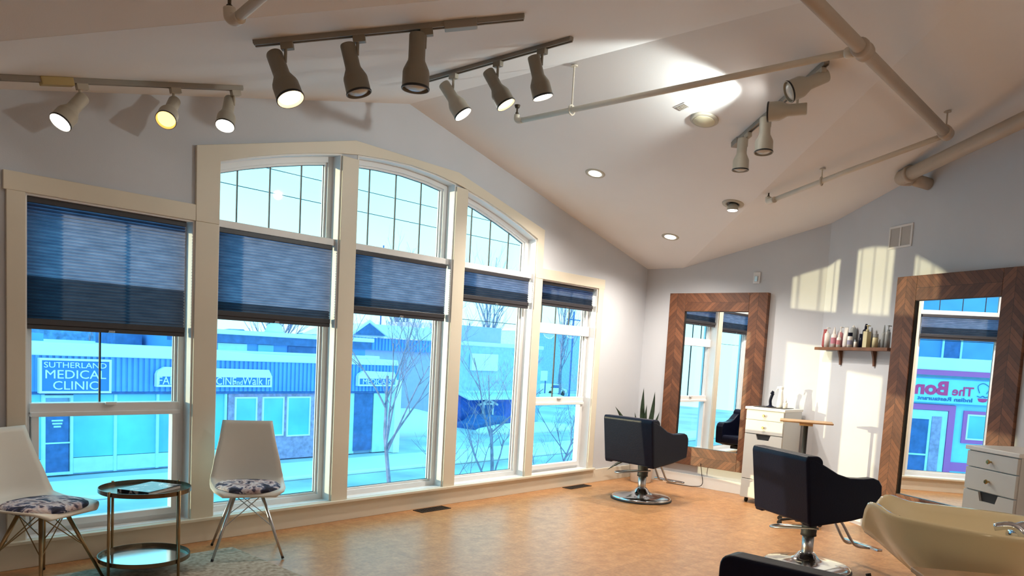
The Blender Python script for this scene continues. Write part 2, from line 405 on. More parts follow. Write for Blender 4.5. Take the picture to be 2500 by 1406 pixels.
# cellular shades
def shade(i, x0, x1, zt, zb, label, dark=.07):
    t = thing('cellular_shade', label, 'window shade', ((x0+x1)/2, 5.375, zt), group='pleated shades in the windows')
    h = zt-zb; w = (x1-x0)/2
    t_ = obj('head_rail', bx(-w, w, -.022, .022, -.035, 0), M['shaderail'], t, bevel=.003)
    n = max(6, int(round((h-.10)/.0205))); bm = bmesh.new(); p = (h-.10)/n
    prof = []
    for k in range(n):
        z = -.035 - k*p
        for f, d in ((0, 0), (.12, .009), (.5, .019), (.88, .009)): prof.append((-d, z-f*p))
    prof.append((0, -.035-n*p))
    for sgn in (1, -1):
        A = [bm.verts.new((-w+.004, sgn*y, z)) for y, z in prof]; B = [bm.verts.new((w-.004, sgn*y, z)) for y, z in prof]
        if sgn == 1:
            for q in range(len(prof)-1):
                fc = bm.faces.new((A[q], B[q], B[q+1], A[q+1]))
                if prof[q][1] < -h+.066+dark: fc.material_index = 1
        else:
            bm.verts.ensure_lookup_table()
            for v in A+B: bm.verts.remove(v)
    obj('fabric', bm, [M['shade'], M['shade_dark']], t)
    br = bmesh.new(); box(br, -w, w, -.026, .026, -h+.028, -h+.066); box(br, -w-.002, w+.002, -.018, .018, -h, -h+.029)
    obj('bottom_rail', br, M['shaderail'], t, bevel=.004)
    obj('pull_tab', bx(-.02, .02, -.034, -.022, -h+.002, -h+.016), M['chrome'], t, bevel=.003)
    return t
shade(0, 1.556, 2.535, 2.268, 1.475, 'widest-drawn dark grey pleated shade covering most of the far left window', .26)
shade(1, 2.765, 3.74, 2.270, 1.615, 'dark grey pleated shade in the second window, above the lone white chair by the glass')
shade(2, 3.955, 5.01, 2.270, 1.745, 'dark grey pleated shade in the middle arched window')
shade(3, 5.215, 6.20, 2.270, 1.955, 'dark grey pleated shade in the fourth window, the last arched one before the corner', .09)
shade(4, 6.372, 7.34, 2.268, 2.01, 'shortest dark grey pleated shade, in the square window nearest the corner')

# ------------------------------------------------------------------ ceiling fittings
RV = Vector((.664, -.747, .04)); FV = Vector((.747, .664, 0)); UV = Vector((0, 0, 1))
def dirv(a, b, c=0.): return (RV*a + UV*b + FV*c).normalized()
def lamp_light(name, loc, d, col, watts, size=80, blend=.5, rad=.03):
    l = bpy.data.lights.new(name, 'SPOT'); l.energy = watts; l.color = col; l.spot_size = math.radians(size); l.spot_blend = blend; l.shadow_soft_size = rad
    o = bpy.data.objects.new(name, l); C.objects.link(o); o.matrix_world = Matrix.Translation(loc) @ Vector(d).to_track_quat('-Z', 'Y').to_matrix().to_4x4()
    return o
def track(label, p0, p1, heads, body, feed_at, feedm, feedsize=.17):
    p0 = Vector(p0); p1 = Vector(p1); ax = (p1-p0); Ln = ax.length; ax.normalize()
    t = thing('track_light', label, 'track light', p0, group='track lights on the vaulted ceiling')
    side = ax.cross(UV).normalized(); up = side.cross(ax).normalized()
    mt = Matrix((ax.to_4d(), side.to_4d(), up.to_4d(), (0, 0, 0, 1))).transposed(); mt[3] = (0, 0, 0, 1); 
    for r in range(3): mt[r][3] = 0
    bm = bmesh.new(); box(bm, 0, Ln, -.018, .018, -.022, 0, mtx=mt); box(bm, .004, Ln-.004, -.018, -.010, -.030, -.020, mtx=mt); box(bm, .004, Ln-.004, .010, .018, -.030, -.020, mtx=mt)
    obj('rail', bm, M['rail'], t, bevel=.002)
    bm = bmesh.new(); box(bm, feed_at, feed_at+feedsize, -.026, .026, -.045, .0, mtx=mt); obj('feed_box', bm, feedm, t, bevel=.004)
    for (f, d, kind, sc, bodym) in heads:
        base = ax*(Ln*f) + Vector((0, 0, -.03)); q = base + Vector((0, 0, -.095))
        d = Vector(d)
        bm = bmesh.new(); box(bm, Ln*f-.032, Ln*f+.032, -.018, .018, -.062, -.028, mtx=mt)
        hd = obj('spotlight', bm, bodym, t, bevel=.003)
        obj('stem', tb([base+Vector((0, 0, -.02)), base+Vector((0, 0, -.05)), q], .0085, 8), bodym, hd)
        # can: narrow neck, shoulder, wide mouth
        sd = d.cross(FV); sd = (sd.normalized() if sd.length > .2 else RV); sd = -sd if sd.dot(RV) > 0 else sd; st = q + sd*.036*sc*(1 if d.dot(FV) > -.5 else 0) + d*(.012 if d.dot(FV) > -.5 else .035)
        prof = [(.0, -.075), (.037, -.075), (.0395, -.068), (.0395, .035), (.041, .048), (.060, .088), (.063, .10), (.064, .168), (.0655, .17), (.0655, .178), (.062, .178), (.061, .13), (.03, .12), (0, .118)]
        prof = [(r*sc, z*sc) for r, z in prof]
        bm = bmesh.new(); lathe(bm, [(max(r, .0005), z) for r, z in prof], 28, mtx=aim(st, d), cap0=True, cap1=True)
        obj('can', bm, bodym, hd, smooth=True).modifiers.new('e', 'EDGE_SPLIT').split_angle = math.radians(40)
        bm = bmesh.new(); lathe(bm, [(.0645*sc, .166*sc), (.067*sc, .170*sc), (.067*sc, .176*sc), (.0645*sc, .178*sc)], 28, mtx=aim(st, d)); 
        bmesh.ops.delete(bm, geom=[f_ for f_ in bm.faces if len(f_.verts) > 4], context='FACES')
        obj('rim', bm, M['blackrim'], hd, smooth=True)
        bmat = {'w': M['bulb_w'], 'W': M['bulb_w'], 'o': M['bulb_o'], 'y': M['bulb_y'], 'off': M['bulb_off']}[kind]
        bm = bmesh.new(); lathe(bm, [(.0005, .180*sc), (.03*sc, .178*sc), (.052*sc, .168*sc), (.057*sc, .155*sc), (.03*sc, .125*sc)][::-1], 24, mtx=aim(st, d)); obj('bulb', bm, bmat, hd, smooth=True)
        if kind != 'off':
            col, wt = {'W': ((.92, 1, .96), 62), 'w': ((1, .93, .84), 20), 'o': ((1, .60, .25), 45), 'y': ((1, .75, .45), 20)}[kind]
            lamp_light('lamp_beam', p0+st+d*.19*sc, d, col, wt, size=96 if kind == 'W' else 80, blend=.5 if kind == 'W' else .5)
    return t
LB, LW = M['lampbody'], M['lampwhite']
track('pale track light nearest the left edge, with an amber glowing middle lamp', (1.30, 4.93, ceilz(1.3, 4.93)), (2.69, 4.93, ceilz(2.69, 4.93)),
      [(.29, dirv(-.30, -1, -.75), 'w', .92, LW), (.675, dirv(.12, -.95, -.95), 'o', .92, LW), (.962, dirv(.05, -.95, -.5), 'w', .92, LW)], LW, .20, M['feed'])
track('grey track light with three dull brown spot lamps below the ceiling crease', (2.13, 3.80, ceilz(2.13, 3.80)), (3.09, 2.81, ceilz(3.09, 2.81)),
      [(.12, dirv(.45, -1, -.25), 'y', 1.08, LB), (.385, dirv(.28, -1, .0), 'off', 1.0, LB), (.635, dirv(.0, -1, .0), 'off', 1.1, LB)], LB, .98, M['rail'])
track('grey track light near the ridge with three spot lamps tilted toward the windows', (3.78, 4.46, ceilz(3.78, 4.46)), (3.78, 3.04, ceilz(3.78, 3.04)),
      [(.28, dirv(.7, -1, -.1), 'w', 1.0, LW), (.575, dirv(.6, -1, -.1), 'y', 1.0, LB), (.84, dirv(.3, -1, .05), 'w', 1.0, LB)], LB, -.06, M['feed'], .12)
track('track light with four lamps on the right slope, two aimed sideways at the ceiling', (5.80, 2.95, ceilz(5.80, 2.95)), (5.02, 1.97, ceilz(5.02, 1.97)),
      [(.17, dirv(.0, -1, .0), 'off', .95, LW), (.45, dirv(.0, -1, -.1), 'off', 1.0, LW), (.74, dirv(-1, .02, .42), 'W', 1.0, LW), (.95, dirv(-1, -.45, .0), 'off', 1.05, LW)], LW, -.02, M['rail'], .10)

def slope_mtx(x, y):
    """local +z = down-facing ceiling normal at x,y"""
    z = ceilz(x, y)
    if gx(x) >= gy(y): n = Vector((-S if x > XC else S, 0, -1))
    else: n = Vector((0, -S if y > .875 else S, -1))
    return Matrix.Translation((x, y, z)) @ n.normalized().to_track_quat('Z', 'Y').to_matrix().to_4x4()
def downlight(x, y, label, kind='flush', w=45, vis=True):
    t = thing('downlight', label, 'ceiling light', (x, y, ceilz(x, y)), group='round lights set in the ceiling')
    mt = slope_mtx(x, y); mt = Matrix.Translation(-mt.translation) @ mt
    if kind == 'flush':
        bm = bmesh.new(); lathe(bm, [(.060, .002), (.064, .007), (.092, .006), (.095, 0)], 32, mtx=mt, cap1=False, cap0=False); obj('trim_ring', bm, M['lampwhite'], t, smooth=True)
        bm = bmesh.new(); lathe(bm, [(.0005, .014), (.04, .012), (.062, .003)], 28, mtx=mt); obj('lens', bm, M['bulb_w'], t, smooth=True)
    else:
        bm = bmesh.new(); lathe(bm, [(.058, .002), (.06, .008), (.098, .007), (.101, 0)], 32, mtx=mt, cap1=False, cap0=False)
        lathe(bm, [(.064, .004), (.066, .009), (.074, .009), (.076, .004)], 32, mtx=mt, cap1=False, cap0=False); obj('trim_ring', bm, M['lampwhite'], t, smooth=True)
        bm = bmesh.new(); lathe(bm, [(.057, .001), (.057, .003)], 28, mtx=mt); obj('recess', bm, M['blackrim'], t)
        md = Matrix.Rotation(PI, 4, 'X'); bm = bmesh.new(); lathe(bm, [(.03, .0), (.048, .02), (.052, .055), (.05, .06)], 28, mtx=md); obj('bulb_body', bm, M['lampwhite'], t, smooth=True)
        bm = bmesh.new(); lathe(bm, [(.046, .060), (.04, .066), (.0005, .068)], 28, mtx=md); obj('lens', bm, M['bulb_w'], t, smooth=True)
    l = bpy.data.lights.new('downlight_beam', 'SPOT'); l.energy = w; l.color = (1, .90, .78); l.spot_size = math.radians(150); l.spot_blend = .8; l.shadow_soft_size = .06
    o = bpy.data.objects.new('downlight_beam', l); C.objects.link(o); o.location = (x, y, ceilz(x, y)-.09)
    return t
FILL_LAMPS = ((2.2, -.9, 2.0, 55), (4.3, -1.5, 2.1, 130), (-1.3, 1.4, 2.1, 8), (-.6, -2.4, 2.1, 15))  # added fill lamps out of view: position and power
downlight(5.99, 4.44, 'round recessed ceiling light glowing white, nearest the window wall', w=130)
downlight(7.50, 4.49, 'round recessed ceiling light glowing white, nearest the far corner', w=95)
downlight(6.86, 3.46, 'round ceiling light whose bulb drops below its ring, beside the ceiling crease', 'drop', w=110)
# unseen globe lamps, added to brighten the room
def fill(x, y, z, w):
    t = thing('fill_lamp', 'white globe pendant lamp added out of view to brighten the room', 'pendant lamp', (x, y, z), group='fill globes added out of view')
    bm = bmesh.new(); bmesh.ops.create_uvsphere(bm, u_segments=28, v_segments=18, radius=.13); obj('globe', bm, emat('fill_globe_glow', (1, .93, .84), 3), t, smooth=True)
    obj('cord', tb([(0, 0, .12), (0, 0, ceilz(x, y)-z)], .006, 8), M['rubber'], t)
    for s in (0,):
        l = bpy.data.lights.new('fill_glow', 'POINT'); l.energy = w; l.color = (1, .88, .72); l.shadow_soft_size = .14
        o = bpy.data.objects.new('fill_glow', l); C.objects.link(o); o.location = (x, y, z)
for x, y, z, w_ in FILL_LAMPS: fill(x, y, z, w_)
t = thing('basin_fill_lamp', 'low white globe floor lamp added out of view to light the shampoo basin', 'floor lamp', (1.80, .55, 0))  # added lamp below the view, there to brighten the basin
bm = bmesh.new(); bmesh.ops.create_uvsphere(bm, u_segments=28, v_segments=18, radius=.11); obj('globe', bm, emat('basin_fill_globe_glow', (1, .80, .52), 3), t, loc=(0, 0, .80), smooth=True)
obj('pole', tb([(0, 0, .02), (0, 0, .70)], .012, 10), M['brass'], t); obj('base', lt([(.13, 0), (.13, .015), (.02, .03)], 24), M['brass'], t)
l = bpy.data.lights.new('basin_fill_glow', 'POINT'); l.energy = 48; l.color = (1, .84, .58); l.shadow_soft_size = .115
o = bpy.data.objects.new('basin_fill_glow', l); C.objects.link(o); o.location = (1.80, .55, .80)
# ceiling speaker and small label beside it
x, y = 5.43, 3.03; mt = slope_mtx(x, y)
t = thing('ceiling_speaker', 'flat round cream disc on the ceiling by the hanging pipe', 'ceiling speaker', mt.translation); mt = Matrix.Translation(-mt.translation) @ mt
bm = bmesh.new(); lathe(bm, [(.108, 0), (.108, .008), (.098, .016), (.085, .017)], 36, mtx=mt); obj('rim', bm, M['lampwhite'], t, smooth=True)
bm = bmesh.new(); lathe(bm, [(.084, .0165), (.080, .020), (.0005, .024)], 36, mtx=mt); obj('grille', bm, mat('speaker_grille', (.62, .57, .40), .6), t, smooth=True)
t = thing('ceiling_register', 'tiny grey louvred plate on the ceiling above the round disc', 'vent', (5.22, 3.10, ceilz(5.22, 3.10)))
mt = slope_mtx(5.22, 3.10); mt = Matrix.Translation(-mt.translation) @ mt @ Matrix.Rotation(.3, 4, 'Z')
bm = bmesh.new(); box(bm, -.055, .055, -.035, .035, 0, .004, mtx=mt); obj('plate', bm, M['ventw'], t)
bm = bmesh.new()
for k in range(6): box(bm, -.045+k*.016, -.038+k*.016, -.026, .026, .004, .007, mtx=mt)
obj('slats', bm, M['rail'], t)

# sprinkler pipes
def sprinkler(parent, p, tip=Vector((0, 0, 1)), m=None):
    p = Vector(p)
    bm = bmesh.new(); lathe(bm, [(.012, 0), (.012, .015), (.007, .02), (.007, .045), (.016, .05), (.018, .055), (.022, .068), (.022, .072)], 14, mtx=aim(p, tip)); obj('sprinkler_head', bm, M['brass_d'], parent, smooth=False)
def rod(parent, x, y, z0, m=None):
    zc = ceilz(x, y)
    bm = bmesh.new(); tube(bm, [(x, y, z0), (x, y, zc-.005)], .006, 8)
    lathe(bm, [(.025, 0), (.025, .008)], 16, mtx=Matrix.Translation((x, y, zc-.009)))
    tube(bm, [(x+.034*math.cos(a), y, z0-.02+.034*math.sin(a)) for a in [2*PI*k/14 for k in range(14)]], .006, 6, closed=True)
    obj('hanger', bm, m or M['pipe'], parent)
# main pipe (runs with the window wall), with the branch carrying a sprinkler
t = thing('sprinkler_pipe', 'long thick beige pipe running from the ceiling top down to the right wall', 'pipe', (0, 0, 0))
J = Vector((6.35, 1.575, 3.25)); T1 = Vector((4.5, 1.575, 3.25)); far = Vector((2.6, 1.575, 3.25))
obj('pipe_run', tb([far, T1, J], .036, 16), M['pipe'], t, smooth=True)
d = (J-T1).normalized()
bm = bmesh.new(); lathe(bm, [(.037, -.06), (.05, -.055), (.052, -.03), (.046, -.02), (.046, .02), (.052, .03), (.05, .055), (.037, .06)], 20, mtx=aim(T1, d)); obj('tee_fitting', bm, M['pipe'], t, smooth=True)
bm = bmesh.new(); lathe(bm, [(.037, -.07), (.048, -.065), (.05, -.03), (.046, -.02), (.048, .03), (.04, .045), (.02, .055)], 20, mtx=aim(J, d)); obj('elbow_fitting', bm, M['pipe'], t, smooth=True)
rod(t, 6.33, 1.575, 3.28)
t = thing('sprinkler_pipe', 'slim pale pipe hung level under the ridge, ending in an upright sprinkler', 'pipe', (0, 0, 0))
bm = tb([(4.5, 1.62, 3.25), (4.5, 2.9, 3.25), (4.5, 4.06, 3.25)], .020, 14); lathe(bm, [(.028, 0), (.03, .01), (.03, .04), (.024, .05)], 16, mtx=aim((4.5, 1.62, 3.25), (0, 1, 0)))
obj('pipe_run', bm, M['pipew'], t, smooth=True)
bm = tb(arc([(4.5, 4.05, 3.25), (4.5, 4.09, 3.252), (4.5, 4.11, 3.27), (4.5, 4.11, 3.30)]), .022, 12); obj('elbow_fitting', bm, M['pipew'], t, smooth=True)
sprinkler(t, (4.5, 4.11, 3.30)); rod(t, 4.5, 3.58, 3.27, M['pipew'])
t = thing('sprinkler_pipe', 'slim beige pipe beside the right wall, ending in a white elbow and sprinkler', 'pipe', (0, 0, 0))
e2 = Vector((6.76, 3.06, 2.965)); dr = (J-e2); dr.z = 0
obj('pipe_run', tb([J+Vector((.02, .02, -.01)), (J+e2)/2, e2+Vector((-.02, -.03, 0))], .021, 14), M['pipew'], t, smooth=True)
bm = tb(arc([e2+Vector((-.05, -.07, 0)), e2, e2+Vector((.012, .016, .012)), e2+Vector((.014, .018, .04))]), .027, 12); obj('elbow_fitting', bm, M['pipew'], t, smooth=True)
sprinkler(t, e2+Vector((.014, .018, .035))); 
hp = J+(e2-J)*.66; rod(t, hp.x, hp.y, hp.z+.02, M['pipew'])
# big drain pipe along the angled wall
t = thing('drain_pipe', 'fattest beige pipe along the right wall with an elbow turning into the wall', 'pipe', (0, 0, 0))
PW = onB(1.39, 0, 3.17); q0 = PW - NB*.28 + Vector((0, 0, .03)); PD = Vector((-math.sin(.76), -math.cos(.76), .06)).normalized(); q1 = q0 + PD*2.6
bm = tb([q1, (q0+q1)/2, q0+PD*.05], .056, 20); obj('pipe_run', bm, M['pipe'], t, smooth=True)
bm = tb(arc([q0+PD*.10, q0+PD*.03, q0-PD*.01+NB*.01, q0+NB*.09], 5), .064, 20); lathe(bm, [(.064, -.02), (.072, -.012), (.072, .02), (.064, .025)], 24, mtx=aim(q0+PD*.11, PD)); obj('elbow_fitting', bm, M['pipe'], t, smooth=True)
obj('wall_stub', tb([q0+NB*.08, PW-NB*.004], .052, 20), M['pipe'], t, smooth=True)
# short pipe at the upper left
t = thing('sprinkler_pipe', 'short white pipe at the top left with a dark sprinkler on its elbow', 'pipe', (0, 0, 0))
a = Vector((1.575, 2.95, 2.725)); b = Vector((1.53, 2.28, 2.80))
obj('pipe_run', tb([b, (a+b)/2, a], .02, 14), M['pipew'], t, smooth=True)
obj('elbow_fitting', tb(arc([a+Vector((0, -.04, 0)), a+Vector((0, .0, 0)), a+Vector((-.01, .02, .012)), a+Vector((-.012, .024, .045))]), .024, 12), M['pipew'], t, smooth=True)
sprinkler(t, a+Vector((-.012, .024, .04)))

# ------------------------------------------------------------------ wall fittings
t = thing('return_vent', 'white two-panel air vent high on the angled right wall', 'vent', onB(1.09, 0, 2.755), RZB)
t.rotation_euler = (0, 0, RZB)   # local x along wall, local -y... into the room
sg = 1 if (Matrix.Rotation(RZB, 3, 'Z') @ Vector((0, 1, 0))).dot(-NB) > 0 else -1
def yb(a, b): return (min(sg*a, sg*b), max(sg*a, sg*b))
y0, y1 = yb(0, .012)
bm = bmesh.new()
def frame_box(bm, x0, x1, z0, z1, w, y0, y1):
    box(bm, x0, x1, y0, y1, z1-w, z1); box(bm, x0, x1, y0, y1, z0, z0+w); box(bm, x0, x0+w, y0, y1, z0+w, z1-w); box(bm, x1-w, x1, y0, y1, z0+w, z1-w)
frame_box(bm, -.155, .155, -.105, .105, .02, y0, y1); box(bm, -.009, .009, y0, y1, -.085, .085)
obj('frame', bm, M['ventw'], t, bevel=.002)
y0, y1 = yb(0, .004)
obj('grille', bx(-.14, .14, y0, y1, -.09, .09), mat('vent_grille', (.46, .44, .42), .6), t)
t = thing('outlet_box', 'small clear cover on the wall above the first mirror', 'electrical box', (8.42, 3.88, 2.47))
obj('cover', bx(-.02, 0, -.04, .04, -.055, .075), mat('clear_cover', (.75, .75, .76), .2), t, bevel=.008)
obj('switch', bx(-.032, -.018, -.02, .02, -.03, .03), M['chrome'], t, bevel=.004)

# ------------------------------------------------------------------ mirrors
def mirror(name, label, loc, rz, w=1.24, h=2.05, fw=.215, th=.07):
    """local x across, local y toward the wall, front face at y=0"""
    t = thing(name, label, 'mirror', loc, rz, group='tall wood framed mirrors')
    for sx in (-1, 1):
        bm = bmesh.new(); box(bm, -fw/2, fw/2, 0, th, -h/2, h/2); obj('stile', bm, M['chevron'], t, loc=(sx*(w/2-fw/2), 0, h/2), bevel=.004)
    for zz in (fw/2, h-fw/2):
        bm = bmesh.new(); box(bm, -fw/2, fw/2, 0.001, th-.001, -(w/2-fw), w/2-fw); obj('cross_rail', bm, M['chevron'], t, loc=(0, 0, zz), rot=(0, PI/2, 0), bevel=.004)
    obj('glass', bx(-w/2+fw-.005, w/2-fw+.005, .028, .034, fw-.005, h-fw+.005), M['mirror'], t)
    obj('backing', bx(-w/2+.05, w/2-.05, .036, th-.004, .05, h-.05), M['rubber'], t)
    bm = bmesh.new(); frame_box(bm, -w/2+fw-.006, w/2-fw+.006, fw-.006, h-fw+.006, .010, .010, .03); obj('inner_lip', bm, M['blackrim'], t)
    return t
# on wall_right: faces -x ; local x -> -y world
mirror('mirror', 'tall chevron wood framed mirror beside the corner plant, reflecting a styling chair', (8.345, 4.32, .26), -PI/2)
# on the angled wall
mirror('mirror', 'tall chevron wood framed mirror at the right edge, showing a restaurant in its glass', (7.18, 1.585, .22), math.atan2(-math.cos(.5), -math.sin(.5)), h=2.13)

# ------------------------------------------------------------------ styling chairs
def rounded(pts, r, n=5):
    """round corners of a 2d polygon; r may be a list"""
    out = []; N = len(pts)
    for i in range(N):
        rr = r[i] if isinstance(r, (list, tuple)) else r
        p = Vector(pts[i]); a = (Vector(pts[i-1])-p); b = (Vector(pts[(i+1) % N])-p)
        if rr <= 0: out.append(tuple(p)); continue
        rr = min(rr, a.length*.45, b.length*.45); a.normalize(); b.normalize()
        A = p+a*rr; B = p+b*rr
        for k in range(n+1):
            t = k/n; q = A*(1-t)**2 + p*2*t*(1-t) + B*t*t; out.append(tuple(q))
    return out
def styling_chair(label, loc, rz, name='styling_chair'):
    t = thing(name, label, 'salon chair', loc, rz, group='black styling chairs')
    LE = M['leather']
    W = .315
    # back slab, slightly raked
    bm = bmesh.new(); prism(bm, rounded([(-.27, .40), (-.15, .40), (-.19, .86), (-.225, .89), (-.325, .89), (-.335, .86)], [.02, .02, .03, .02, .035, .02]), -W, W, axis='y')
    obj('backrest', bm, LE, t, bevel=.014, seg=3)
    prof = [(-.325, .875), (-.26, .865), (-.16, .82), (-.05, .765), (.06, .735), (.18, .73), (.27, .735), (.315, .72), (.345, .68), (.35, .62), (.335, .47), (.10, .425), (-.26, .385)]
    for s in (-1, 1):
        a, b = (W-.085, W+.002) if s > 0 else (-W-.002, -W+.085)
        bm = bmesh.new(); prism(bm, prof, a, b, axis='y'); obj('armrest', bm, LE, t, bevel=.013, seg=3)
    bm = bmesh.new(); prism(bm, rounded([(-.2, .42), (.33, .47), (.345, .54), (.32, .575), (-.17, .545)], .025), -W+.086, W-.086, axis='y'); obj('seat', bm, LE, t, bevel=.012)
    bm = bmesh.new(); box(bm, -.15, .18, -.17, .17, .395, .43); obj('seat_plate', bm, M['rubber'], t)
    # column and base
    bm = bmesh.new(); lathe(bm, [(.058, .25), (.055, .27), (.057, .30), (.052, .31), (.057, .35), (.056, .40)], 24); obj('column_sleeve', bm, M['rubber'], t, smooth=True)
    bm = bmesh.new(); lathe(bm, [(.043, .06), (.043, .26)], 24); obj('column', bm, M['steel'], t, smooth=True)
    bm = bmesh.new(); lathe(bm, [(.318, .012), (.315, .03), (.29, .042), (.20, .052), (.12, .066), (.085, .085), (.068, .11), (.05, .125)], 48); obj('base', bm, M['chrome'], t, smooth=True)
    bm = bmesh.new(); lathe(bm, [(.323, 0), (.326, .008), (.322, .016), (.31, .018)], 48); obj('base_ring', bm, M['rubber'], t, smooth=True)
    # pump lever loop
    c = Vector((-.02, .0, .30)); u = Vector((-.42, .9, 0)).normalized(); v = Vector((u.y, -u.x, 0))
    pts = [c - v*.02 - u*.10 + Vector((0, 0, .02)), c - v*.045 + u*.06, c - v*.06 + u*.24 - Vector((0, 0, .03)), c + v*.02 + u*.29 - Vector((0, 0, .035)), c + v*.085 + u*.24 - Vector((0, 0, .03)), c + v*.05 + u*.04, c + v*.03 - u*.02]
    obj('pump_lever', tb(arc(pts, 5), .009, 8), M['steel'], t, smooth=True)
    # footrest
    bm = bmesh.new()
    for s in (-.045, .045): tube(bm, arc([(.16, s, .43), (.25, s, .36), (.36, s*1.1, .21), (.41, s*1.2, .17), (.47, s*1.5, .16), (.50, s*2.6, .165)], 5), .0105, 8)
    obj('footrest_arm', bm, M['steel'], t, smooth=True)
    bm = bmesh.new(); box(bm, .485, .53, -.19, .19, .155, .175); obj('foot_plate', bm, M['chrome'], t, bevel=.006)
    return t
styling_chair('black leather styling chair beside the potted plant, facing the first mirror', (7.10, 4.38, 0), math.radians(-4))
styling_chair('black leather styling chair in the right foreground, beside the shampoo basin', (5.80, 2.10, 0), math.radians(-30))
# chair at the bottom edge
def low_chair():
    t = thing('shampoo_chair', 'black padded chair back cut off at the bottom edge', 'salon chair', (3.02, 1.10, 0), math.radians(0))
    bm = bmesh.new(); prism(bm, rounded([(-.33, .32), (.33, .32), (.33, .715), (-.33, .715)], [.02, .02, .06, .06]), -.06, .05, axis='x'); obj('backrest', bm, M['leather'], t, bevel=.014, seg=3)
    bm = bmesh.new(); box(bm, .05, .50, -.26, .26, .36, .46); obj('seat', bm, M['leather'], t, bevel=.03, seg=3)
    for s in (-1, 1):
        bm = bmesh.new(); box(bm, .02, .46, s*.30-.035, s*.30+.035, .34, .60); obj('armrest', bm, M['leather'], t, bevel=.02, seg=3)
    bm = bmesh.new(); box(bm, .0, .46, -.24, .24, 0, .36); obj('base', bm, M['rubber'], t, bevel=.01)
    return t
low_chair()

# ------------------------------------------------------------------ shampoo basin
def basin():
    t = thing('shampoo_basin', 'cream porcelain shampoo basin in the bottom right corner', 'basin', (3.90, .74, 0), math.radians(4))
    n = 64; bm = bmesh.new()
    def pt(a, hw, hl, z, p=2.6, off=0):
        c, s = math.cos(a), math.sin(a)
        x = hw*abs(c)**(2/p)*(1 if c > 0 else -1); y = hl*abs(s)**(2/p)*(1 if s > 0 else -1); x *= 1.02-.26*(y+off)/.39
        return x, y+off, z
    def dip(a):      # neck notch at +y end
        d = (math.atan2(math.sin(a-PI/2), math.cos(a-PI/2)))
        return -.11*math.exp(-(d/.34)**4)
    def horn(a):
        d = abs(math.atan2(math.sin(a-PI/2), math.cos(a-PI/2)))
        return .03*math.exp(-((d-.66)/.25)**2)
    A = [2*PI*k/n for k in range(n)]
    rings = []
    def ring(hw, hl, zf, off=0, p=2.6): rings.append([bm.verts.new(pt(a, hw, hl, zf(a), p, off)) for a in A])
    ring(.13, .14, lambda a: .48, -.10); ring(.18, .18, lambda a: .55, -.08); ring(.242, .26, lambda a: .66+dip(a)*.2, -.03); ring(.277, .33, lambda a: .77+dip(a)*.6, .0); ring(.290, .375, lambda a: .85+dip(a)+horn(a), .02)
    ring(.298, .388, lambda a: .868+dip(a)+horn(a), .02); ring(.291, .385, lambda a: .878+dip(a)+horn(a), .02); ring(.274, .37, lambda a: .874+dip(a)+horn(a), .015); ring(.256, .345, lambda a: .845+dip(a)*.9+horn(a)*.8, .01)
    ring(.205, .29, lambda a: .77+dip(a)*.35, -.01); ring(.12, .20, lambda a: .715, -.03); ring(.04, .06, lambda a: .70, -.05)
    for R, Q in zip(rings, rings[1:]):
        for k in range(n): bm.faces.new((R[k], R[(k+1) % n], Q[(k+1) % n], Q[k]))
    bm.faces.new(rings[0][::-1]); bm.faces.new(rings[-1])
    obj('bowl', bm, M['porc'], t, smooth=True)
    bm = bmesh.new(); tube(bm, arc([(-.11, .27, .79), (-.06, .29, .775), (0, .295, .772), (.06, .29, .775), (.11, .27, .79)], 4), .035, 12); obj('neck_rest', bm, M['rubber'], t, smooth=True)
    bm = bmesh.new(); box(bm, -.09, .09, -.28, .02, .0, .50); obj('pedestal', bm, M['rubber'], t, bevel=.01)
    bm = bmesh.new(); lathe(bm, [(.03, 0), (.032, .02), (.06, .03), (.066, .045), (.062, .07), (.045, .09), (.015, .098)], 24, mtx=Matrix.Translation((.02, -.25, .80)) @ Matrix.Rotation(-.5, 4, 'X')); obj('mixer_knob', bm, M['chrome'], t, smooth=True)
    bm = bmesh.new(); tube(bm, arc([(-.09, -.24, .80), (-.09, -.23, .86), (-.09, -.19, .885), (-.09, -.13, .87)], 5), .017, 12); lathe(bm, [(.03, 0), (.03, .03)], 16, mtx=Matrix.Translation((-.09, -.24, .785))); obj('spray_hose', bm, M['chrome'], t, smooth=True)
    bm = bmesh.new(); tube(bm, [(-.2, .14, .0), (-.17, .33, .58)], .012, 8); obj('strut', bm, M['rubber'], t)
basin()
t = thing('side_counter', 'small wood topped stand cut off at the bottom right edge', 'counter', (3.21, .765, 0), math.radians(-56))
obj('top', bx(0, .55, -.38, 0, .746, .766), M['lightwood'], t, bevel=.004); obj('body', bx(.015, .535, -.365, -.02, 0, .746), M['lightwood'], t); obj('drawer_front', bx(.02, .53, -.02, -.006, .1, .71), M['lightwood'], t, bevel=.003)

